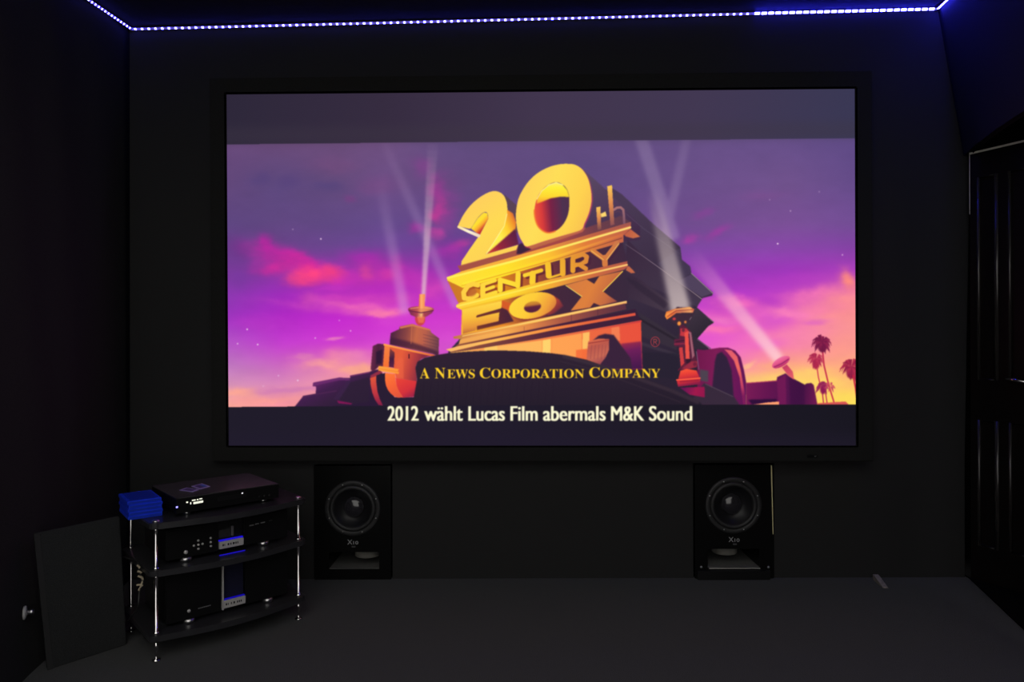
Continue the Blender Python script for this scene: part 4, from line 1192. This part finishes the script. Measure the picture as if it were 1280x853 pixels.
# two cards on the player's lid
LIDZ = SHELF_Z[2] + 0.0005 + ph + 0.001
for k, (cs, lab) in enumerate([([(224.0, 613.2), (233.5, 610.2), (249.0, 612.6), (240.5, 615.4)], 'small lilac-edged dark card on the player lid, left of the two'),
                               ([(239.0, 608.4), (252.5, 605.0), (263.0, 608.7), (250.0, 612.0)], 'small lilac-edged card with a blue patch on the player lid, right of the two')]):
    w = [PZ(px, py, LIDZ + 0.0003) for px, py in cs]
    c = sum(w, Vector()) / 4
    root = empty('card', c); tag(root, lab, 'card', 'cards on the disc player')
    bm = bmesh.new(); slab(bm, [p - c for p in w], (0, 0, 0.0012)); obj('paper', bm, M_card, root)
    bm = bmesh.new(); slab(bm, [(p - c) * 0.74 + Vector((0, 0, 0.0013)) for p in w], (0, 0, 0.0003))
    obj('print', bm, M_card_dark, root)['label'] = 'dark printed field'
    if k == 1:
        bm = bmesh.new()
        q = [w[1] - c, w[2] - c, (w[3] + w[2]) / 2 - c, (w[0] + w[1]) / 2 - c]
        slab(bm, [p * 0.62 + Vector((0.004, 0, 0.0017)) for p in q], (0, 0, 0.0003)); obj('blue_patch', bm, M_card_blue, root)['label'] = 'blue printed patch'

# stack of blue disc cases
cs0 = PZ(160.3, 651.0, SHELF_Z[2] + 0.0005); cs1 = PZ(203.0, 644.6, SHELF_Z[2] + 0.0005)
ux = (cs1 - cs0); cwid = ux.length; ux.normalize()
vy = Vector((-ux.y, ux.x, 0))
for k in range(5):
    jx, jy = [(0, 0), (.002, .001), (-.001, .002), (.001, -.001), (-.002, .003)][k]
    root = empty('disc_case')
    Mx = Matrix((ux, vy, Vector((0, 0, 1)))).transposed().to_4x4()
    root.matrix_world = Matrix.Translation(cs0 + ux * jx + vy * jy + Vector((0, 0, k * 0.0133))) @ Mx
    tag(root, ['blue plastic disc case, bottom of the stack on the rack', 'blue plastic disc case, second from the bottom of its stack', 'blue plastic disc case in the middle of its stack', 'blue plastic disc case, second from the top of its stack', 'blue plastic disc case lying on top of its stack'][k], 'disc case', 'blue disc cases on the rack')
    boxobj('case_shell', (0, 0, 0.0), (cwid, 0.168, 0.0128), M_blue_case, root, 0.0015)
    boxobj('sleeve', (0.003, -0.0004, 0.003), (cwid - 0.004, 0.001, 0.0098), M_blue_case2, root, 0.0)
    if k == 4:
        boxobj('cover_print', (0.012, 0.012, 0.0128), (cwid - 0.008, 0.158, 0.0132), M_blue_case2, root, 0.0)

# preamplifier, middle shelf
def amp(name, label, u0, u1, v, zs, h, big):
    root = on_rack(name, u0, v, zs + 0.0005)
    tag(root, label, 'amplifier')
    w = u1 - u0; d = 0.27
    fz = 0.014
    F_ = lambda px, py, vv=v: on_front(root, px, py, vv)
    if big:
        c0, c1 = F_(277.2, 740)[0], F_(306.3, 740)[0]
    else:
        c0, c1 = F_(273.6, 680)[0], F_(304.0, 680)[0]
    bm = bmesh.new()
    box(bm, (0, 0.020, fz), (w, d, h), 0.003)
    obj('body', bm, M_front, root)
    boxobj('side_fascia', (0, 0, fz), (c0 - .001, 0.020, h), M_front, root, 0.003)
    boxobj('side_fascia', (c1 + .001, 0, fz), (w, 0.020, h), M_front, root, 0.003)
    feet(root, [(F_(237.5, 770)[0] if big else F_(233.5, 697)[0], 0.012), (F_(336, 747)[0] if big else F_(330.5, 677)[0], 0.012), (0.06, d - 0.05), (w - 0.06, d - 0.05)], 0.0, fz + 0.0005, 0.021)
    return root, F_, c0, c1, w, fz
pre, F1, c0, c1, w1, fz = amp('preamplifier', 'black preamplifier with a row of buttons and silver badge on the middle rack shelf', 0.035, 0.490, 0.010, SHELF_Z[1], 0.125, False)
zp1, zp0 = F1(289, 676.2)[1] + .0, F1(289, 687.2)[1]
zp1 = max(F1(273.6, 677.8)[1], F1(304, 672.2)[1]); zp0 = min(F1(273.6, 686.4)[1], F1(304, 680.8)[1])
bl = boxobj('badge', (c0, -0.006, zp0), (c1, 0.010, zp1), M_silver, pre, 0.0015); bl['label'] = 'silver badge plate with small dark lettering'
for k, (a_, w_) in enumerate([(.12, .06), (.20, .03), (.33, .07), (.44, .05), (.54, .08), (.65, .05), (.73, .04)]):
    xa = c0 + (c1 - c0) * a_
    boxobj('badge_letter', (xa, -0.0064, (zp0 + zp1) / 2 - .004), (xa + (c1 - c0) * w_, -0.006, (zp0 + zp1) / 2 + .004), M_ink, bl, 0.0)
boxobj('blue_glow_bar', (c0 + .002, -0.001, zp1 + 0.0002), (c1, 0.012, zp1 + 0.004), G_blue_bar, pre, 0.0)['label'] = 'glowing blue light above the badge'
za = (F1(271, 694.6)[1] + F1(304, 688.6)[1]) / 2
boxobj('blue_glow_bar', (c0 - .004, -0.020, .0006), (c1, -0.016, .0026), G_blue_bar, pre, 0.0)['label'] = 'painted reflection of the blue light on the shelf below the badge'  # glowing bar standing in for the badge light reflected in the shelf
boxobj('display_window', (c0 + .002, 0.008, zp1 + .012), (c0 + (c1 - c0) * .50, 0.011, zp1 + .042), mat('grey_window', (0.03, 0.03, 0.029), rough=0.25), pre, 0.0)['label'] = 'dark grey display window'
boxobj('centre_panel', (c0, 0.011, zp1 + .004), (c1, 0.021, 0.125), M_satin, pre, 0.0)
xs_ = F1(290.8, 664)[0]
boxobj('bright_edge', (xs_ - .004, -0.001, F1(290.8, 670)[1]), (xs_ + .004, 0.010, F1(290.8, 658)[1]), M_chrome_soft, pre, 0.001)['label'] = 'polished vertical edge'
for px, py in [(247.7, 676.1), (242.3, 682.4), (247.9, 681.2), (253.1, 680.2), (248.0, 686.3), (263.2, 672.8), (263.2, 678.0), (263.5, 682.9)]:
    x, z = F1(px, py)
    bm = bmesh.new(); lathe(bm, [(0.0042, 0.0), (0.0040, 0.003), (0.0, 0.0036)], 12, 'Y', Matrix.Translation((x, 0, z)))
    obj('button', bm, M_silver, pre, True)
x, z = F1(232.2, 690.5)
bm = bmesh.new(); lathe(bm, [(0.0075, 0.0), (0.007, 0.004), (0.0, 0.0055)], 16, 'Y', Matrix.Translation((x, 0, z)))
obj('power_button', bm, M_silver, pre, True)
for px, py, wd in [(314.4, 657.0, .018), (321.2, 655.1, .015), (328.4, 653.5, .018), (338.2, 651.0, .014)]:
    x, z = F1(px, py)
    boxobj('front_button', (x - wd / 2, -0.002, z - .0022), (x + wd / 2, 0.0, z + .0022), mat('dim_grey_button', (0.16, 0.16, 0.165), rough=0.5) if px < 337 else M_rubber, pre, 0.0006)

# power amplifier, bottom shelf
pwr, F2, c0, c1, w2, fz = amp('power_amplifier', 'tall black power amplifier with a blue lit centre recess on the bottom rack shelf', 0.035, 0.490, 0.010, SHELF_Z[0], 0.196, True)
zp1, zp0 = F2(292, 748.0)[1], F2(292, 757.6)[1]
bl = boxobj('badge', (c0, -0.006, zp0), (c1, 0.010, zp1), M_silver, pwr, 0.0015); bl['label'] = 'silver badge plate with small dark lettering'
for k, (a_, w_) in enumerate([(.14, .06), (.23, .03), (.36, .04), (.47, .07), (.62, .05), (.70, .05), (.78, .05)]):
    xa = c0 + (c1 - c0) * a_
    boxobj('badge_letter', (xa, -0.0064, (zp0 + zp1) / 2 - .004), (xa + (c1 - c0) * w_, -0.006, (zp0 + zp1) / 2 + .004), M_ink, bl, 0.0)
boxobj('blue_glow_bar', (c0 + .006, 0.000, zp1 + 0.0002), (c1, 0.012, zp1 + 0.0026), G_blue_dim, pwr, 0.0)['label'] = 'glowing blue light above the badge'
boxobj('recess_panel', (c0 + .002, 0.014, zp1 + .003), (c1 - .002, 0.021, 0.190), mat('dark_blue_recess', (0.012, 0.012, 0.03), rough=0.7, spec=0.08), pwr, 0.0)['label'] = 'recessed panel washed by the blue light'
x, z = F2(278.3, 730)
boxobj('bright_edge', (c0 + .0005, -0.006, zp0 - .006), (c0 + .0062, 0.006, 0.190), M_silver, pwr, 0.0012)['label'] = 'silver vertical edge strip'
x, z = F2(236.0, 764.0)
bm = bmesh.new(); lathe(bm, [(0.006, 0.0), (0.0056, 0.004), (0.0, 0.0052)], 14, 'Y', Matrix.Translation((x, 0, z)))
obj('power_button', bm, M_silver, pwr, True)
for k in range(7):
    x, z = F2(248.6 + 2.3 * k, 760.9 - .62 * k)
    boxobj('front_mark', (x - .0026, -0.0005, z - .0018), (x + .0026, 0.0, z + .0018), mat('dim_mark', (0.12, 0.12, 0.125), rough=0.6), pwr, 0.0)

# hanging cable behind the left side of the rack
cab = empty('signal_cable'); cab.matrix_world = RM
tag(cab, 'dark cable with beige bands hanging at the left side of the rack', 'cable')
def spline(p, n=8):
    p = [Vector(q) for q in p]; out = []
    for i in range(len(p) - 1):
        a, b, c, d = p[max(i - 1, 0)], p[i], p[i + 1], p[min(i + 2, len(p) - 1)]
        for k in range(n):
            t = k / n
            out.append(0.5 * ((2 * b) + (c - a) * t + (2 * a - 5 * b + 4 * c - d) * t * t + (3 * b - a - 3 * c + d) * t ** 3))
    return out + [p[-1]]
VC = 0.085
def cp(px, py, dv=0.0):
    u, z = rpt(px, py, VC + dv); return Vector((u, VC + dv, z))
path = spline([(-0.050, 0.40, 0.30), (-0.036, 0.22, 0.318), cp(171.5, 702, .03), cp(173, 709), cp(174.5, 715.5), cp(176.5, 722), cp(178, 727), cp(176.5, 733), cp(174, 742), cp(172, 760), (-0.037, 0.17, 0.12), (-0.036, 0.27, 0.06), (-0.05, 0.40, 0.01)], 6)
bm = bmesh.new(); tube(bm, path, 0.0032); obj('cable_core', bm, M_cable_dark, cab, True)
for seg in ([(171.2, 707.0), (173.2, 708.2), (174.6, 710.4)], [(172.0, 714.6), (174.8, 715.2), (176.6, 716.6)], [(172.4, 720.6), (175.4, 721.6), (178.0, 722.6), (178.4, 726.0)], [(170.6, 732.0), (174.0, 731.4), (178.4, 732.4)], [(178.0, 727.0), (176.0, 733.0), (173.4, 738.6)]):
    bm = bmesh.new(); tube(bm, spline([cp(x, y, -.006) for x, y in seg], 4), 0.0036, 8)
    obj('cable_band', bm, M_cable, cab, True)['label'] = 'beige band'

# ------------------------------------------------------------------ board leaning on the left wall
b0, b1 = PZ(60.5, 838.0, 0.001), PZ(158.5, 806.5, 0.001)
t0_ = P(43.5, 667.5, b0.y + 0.01); t1_ = P(150, 645.5, b1.y + 0.01)
brd = empty('acoustic_board', b0)
tag(brd, 'charcoal cloth covered board leaning on the left wall beside the rack', 'board')
nb = (b1 - b0).cross(t0_ - b0).normalized()
if nb.dot(Vector((0, 0, EYE)) - b0) < 0: nb = -nb
bm = bmesh.new()
slab(bm, [p - b0 for p in (b0, b1, t1_, t0_)], -nb * 0.022)
bmesh.ops.bevel(bm, geom=list(bm.edges), offset=0.004, segments=2, affect='EDGES')
obj('panel', bm, M_board, brd)
dirb = (b1 - b0).normalized()
bm = bmesh.new()
slab(bm, [p - b0 for p in (b0 - dirb * .003, b0 + dirb * .014, t0_ + dirb * .014, t0_ - dirb * .003)], nb * 0.003)
obj('edge_band', bm, M_board_edge, brd)

# knob on the left wall
ky = 2.34
kp = None
for _ in range(30):
    q = P(30.5, 766.5, ky)
    a, b = left_floor(ky), left_top(ky)
    wx = a.lerp(b, q.z / b.z).x
    ky += (q.x - wx) * 1.3
kp = P(30.5, 766.5, ky)
kn = empty('wall_knob', kp)
tag(kn, 'dull white round knob with a flange low on the dark left wall', 'knob')
Mk = Vector((0.90, 0.43, 0.0)).to_track_quat('Z', 'Y').to_matrix().to_4x4()
bm = bmesh.new(); lathe(bm, [(0.022, -0.002), (0.023, 0.002), (0.019, 0.006), (0.008, 0.008)], 28, 'Z', Mk); obj('flange', bm, M_knob, kn, True)
bm = bmesh.new(); lathe(bm, [(0.007, 0.007), (0.008, 0.012), (0.0105, 0.017), (0.0110, 0.023), (0.008, 0.027), (0.0, 0.028)], 24, 'Z', Mk); obj('grip', bm, M_chrome_soft, kn, True)

# ------------------------------------------------------------------ small stick on the carpet at the wall
s0 = PZ(1094.3, 722.5, 0.012); s1 = PZ(1107.0, 733.0, 0.012)
s0.y = min(s0.y, DW - 0.012)
stk = empty('wooden_wedge', (s0.x, s0.y, 0)); tag(stk, 'short grey-brown wooden wedge on the carpet by the front wall', 'wedge')
ds = Vector((s1.x - s0.x, s1.y - s0.y, 0)); ls = ds.length; ds.normalize()
ns = Vector((-ds.y, ds.x, 0))
bm = bmesh.new()
pr = [(0, 0.001), (ls, 0.001), (ls, 0.006), (0.012, 0.028), (0, 0.028)]
slab(bm, [ds * a + Vector((0, 0, z)) - ns * 0.012 for a, z in pr], ns * 0.024)
bmesh.ops.bevel(bm, geom=list(bm.edges), offset=0.0012, segments=1, affect='EDGES')
obj('wood_block', bm, M_stick, stk)

# ------------------------------------------------------------------ door leaf, standing open outwards behind the right wall opening
hy = DW - 0.035
hx = xr + 0.006
DD = Vector((0.453, -0.892, 0)).normalized()
DN = Vector((-DD.y, DD.x, 0))
if DN.dot(Vector((0, 0, 0)) - Vector((hx, hy, 0))) < 0: DN = -DN
MD = Matrix((DD, -DN, Vector((0, 0, 1)))).transposed().to_4x4()     # local y points away from the viewer
MD = Matrix.Translation((hx, hy, 0.010)) @ MD
def door_s(px):
    k = (px - CX) / F
    return (k * hy - hx) / (DD.x - k * DD.y)
def door_z(px, py):
    s = door_s(px); return EYE + (CY - py) / F * (hy + DD.y * s) - 0.010 - ROLL * (px - CX) / F * (hy + DD.y * s)
DHT = door_z(1204, 195.5)
s_a, s_b, s_c = door_s(1222.5), door_s(1245.5), door_s(1261.5)
pn = s_b - s_a; st = s_c - s_b
ncol = 4
cols = [(s_a + k * (pn + st), s_a + k * (pn + st) + pn) for k in range(ncol)]
DWD = cols[-1][1] + s_a
bm = bmesh.new()
zu1, zu0 = door_z(1222.5, 222), door_z(1222.5, 475)
zl1, zl0 = door_z(1222.5, 525), 0.16
xs_d = [0]
for a, b in cols: xs_d += [a, b]
xs_d.append(DWD)
for k in range(len(xs_d) - 1):
    a, b = xs_d[k], xs_d[k + 1]
    if k % 2 == 0:
        box(bm, (a, 0, 0), (b, 0.04, DHT))
    else:
        for z0, z1 in ((0, zl0), (zl1, zu0), (zu1, DHT)):
            box(bm, (a, 0, z0), (b, 0.04, z1))
bmesh.ops.remove_doubles(bm, verts=bm.verts, dist=1e-5)
door = obj('door_1', bm, M_door)
door.matrix_world = MD
door['kind'] = 'structure'
for a, b in cols:
    for z0, z1 in ((zl0, zl1), (zu0, zu1)):
        bm = bmesh.new()
        box(bm, (a + .001, 0.012, z0 + .001), (b - .001, 0.03, z1 - .001), 0.0)
        pnl = obj('door_panel', bm, M_door, door)
        bm = bmesh.new()
        for q in ([(a, z0), (a, z1)], [(b, z0), (b, z1)]):
            tube(bm, [(q[0][0], 0.006, q[0][1]), (q[1][0], 0.006, q[1][1])], 0.0075 if q[0][0] == a else 0.0115, 12)
        obj('panel_bead', bm, M_bead, pnl, True)
        bm = bmesh.new()
        for z in (z0, z1):
            tube(bm, [(a + 0.006, 0.008, z), (b - 0.006, 0.008, z)], 0.0075, 10)
        obj('panel_bead', bm, M_door, pnl, True)
bm = bmesh.new(); box(bm, (0, -0.002, DHT - 0.0002), (DWD, 0.040, DHT + 0.009)); box(bm, (-0.0016, -0.002, DHT - 0.28), (0.0, 0.004, DHT + 0.009))
obj('edge_strip', bm, M_pale_edge, door)['label'] = 'pale bare edge along the top of the door'
hs = door_s(1264.5)
hz = door_z(1264.5, 473.2)
bm = bmesh.new()
tube(bm, [(hs, -0.045, hz), (hs + 0.03, -0.047, hz - 0.004), (hs + 0.11, -0.047, hz - 0.016)], 0.0075, 12)
tube(bm, [(hs + 0.11, -0.047, hz - 0.016), (hs + 0.118, -0.030, hz - 0.017), (hs + 0.118, 0.0, hz - 0.017)], 0.0075, 12)
obj('door_handle', bm, M_chrome, door, True)['label'] = 'chrome lever handle'
bpy.context.view_layer.update()
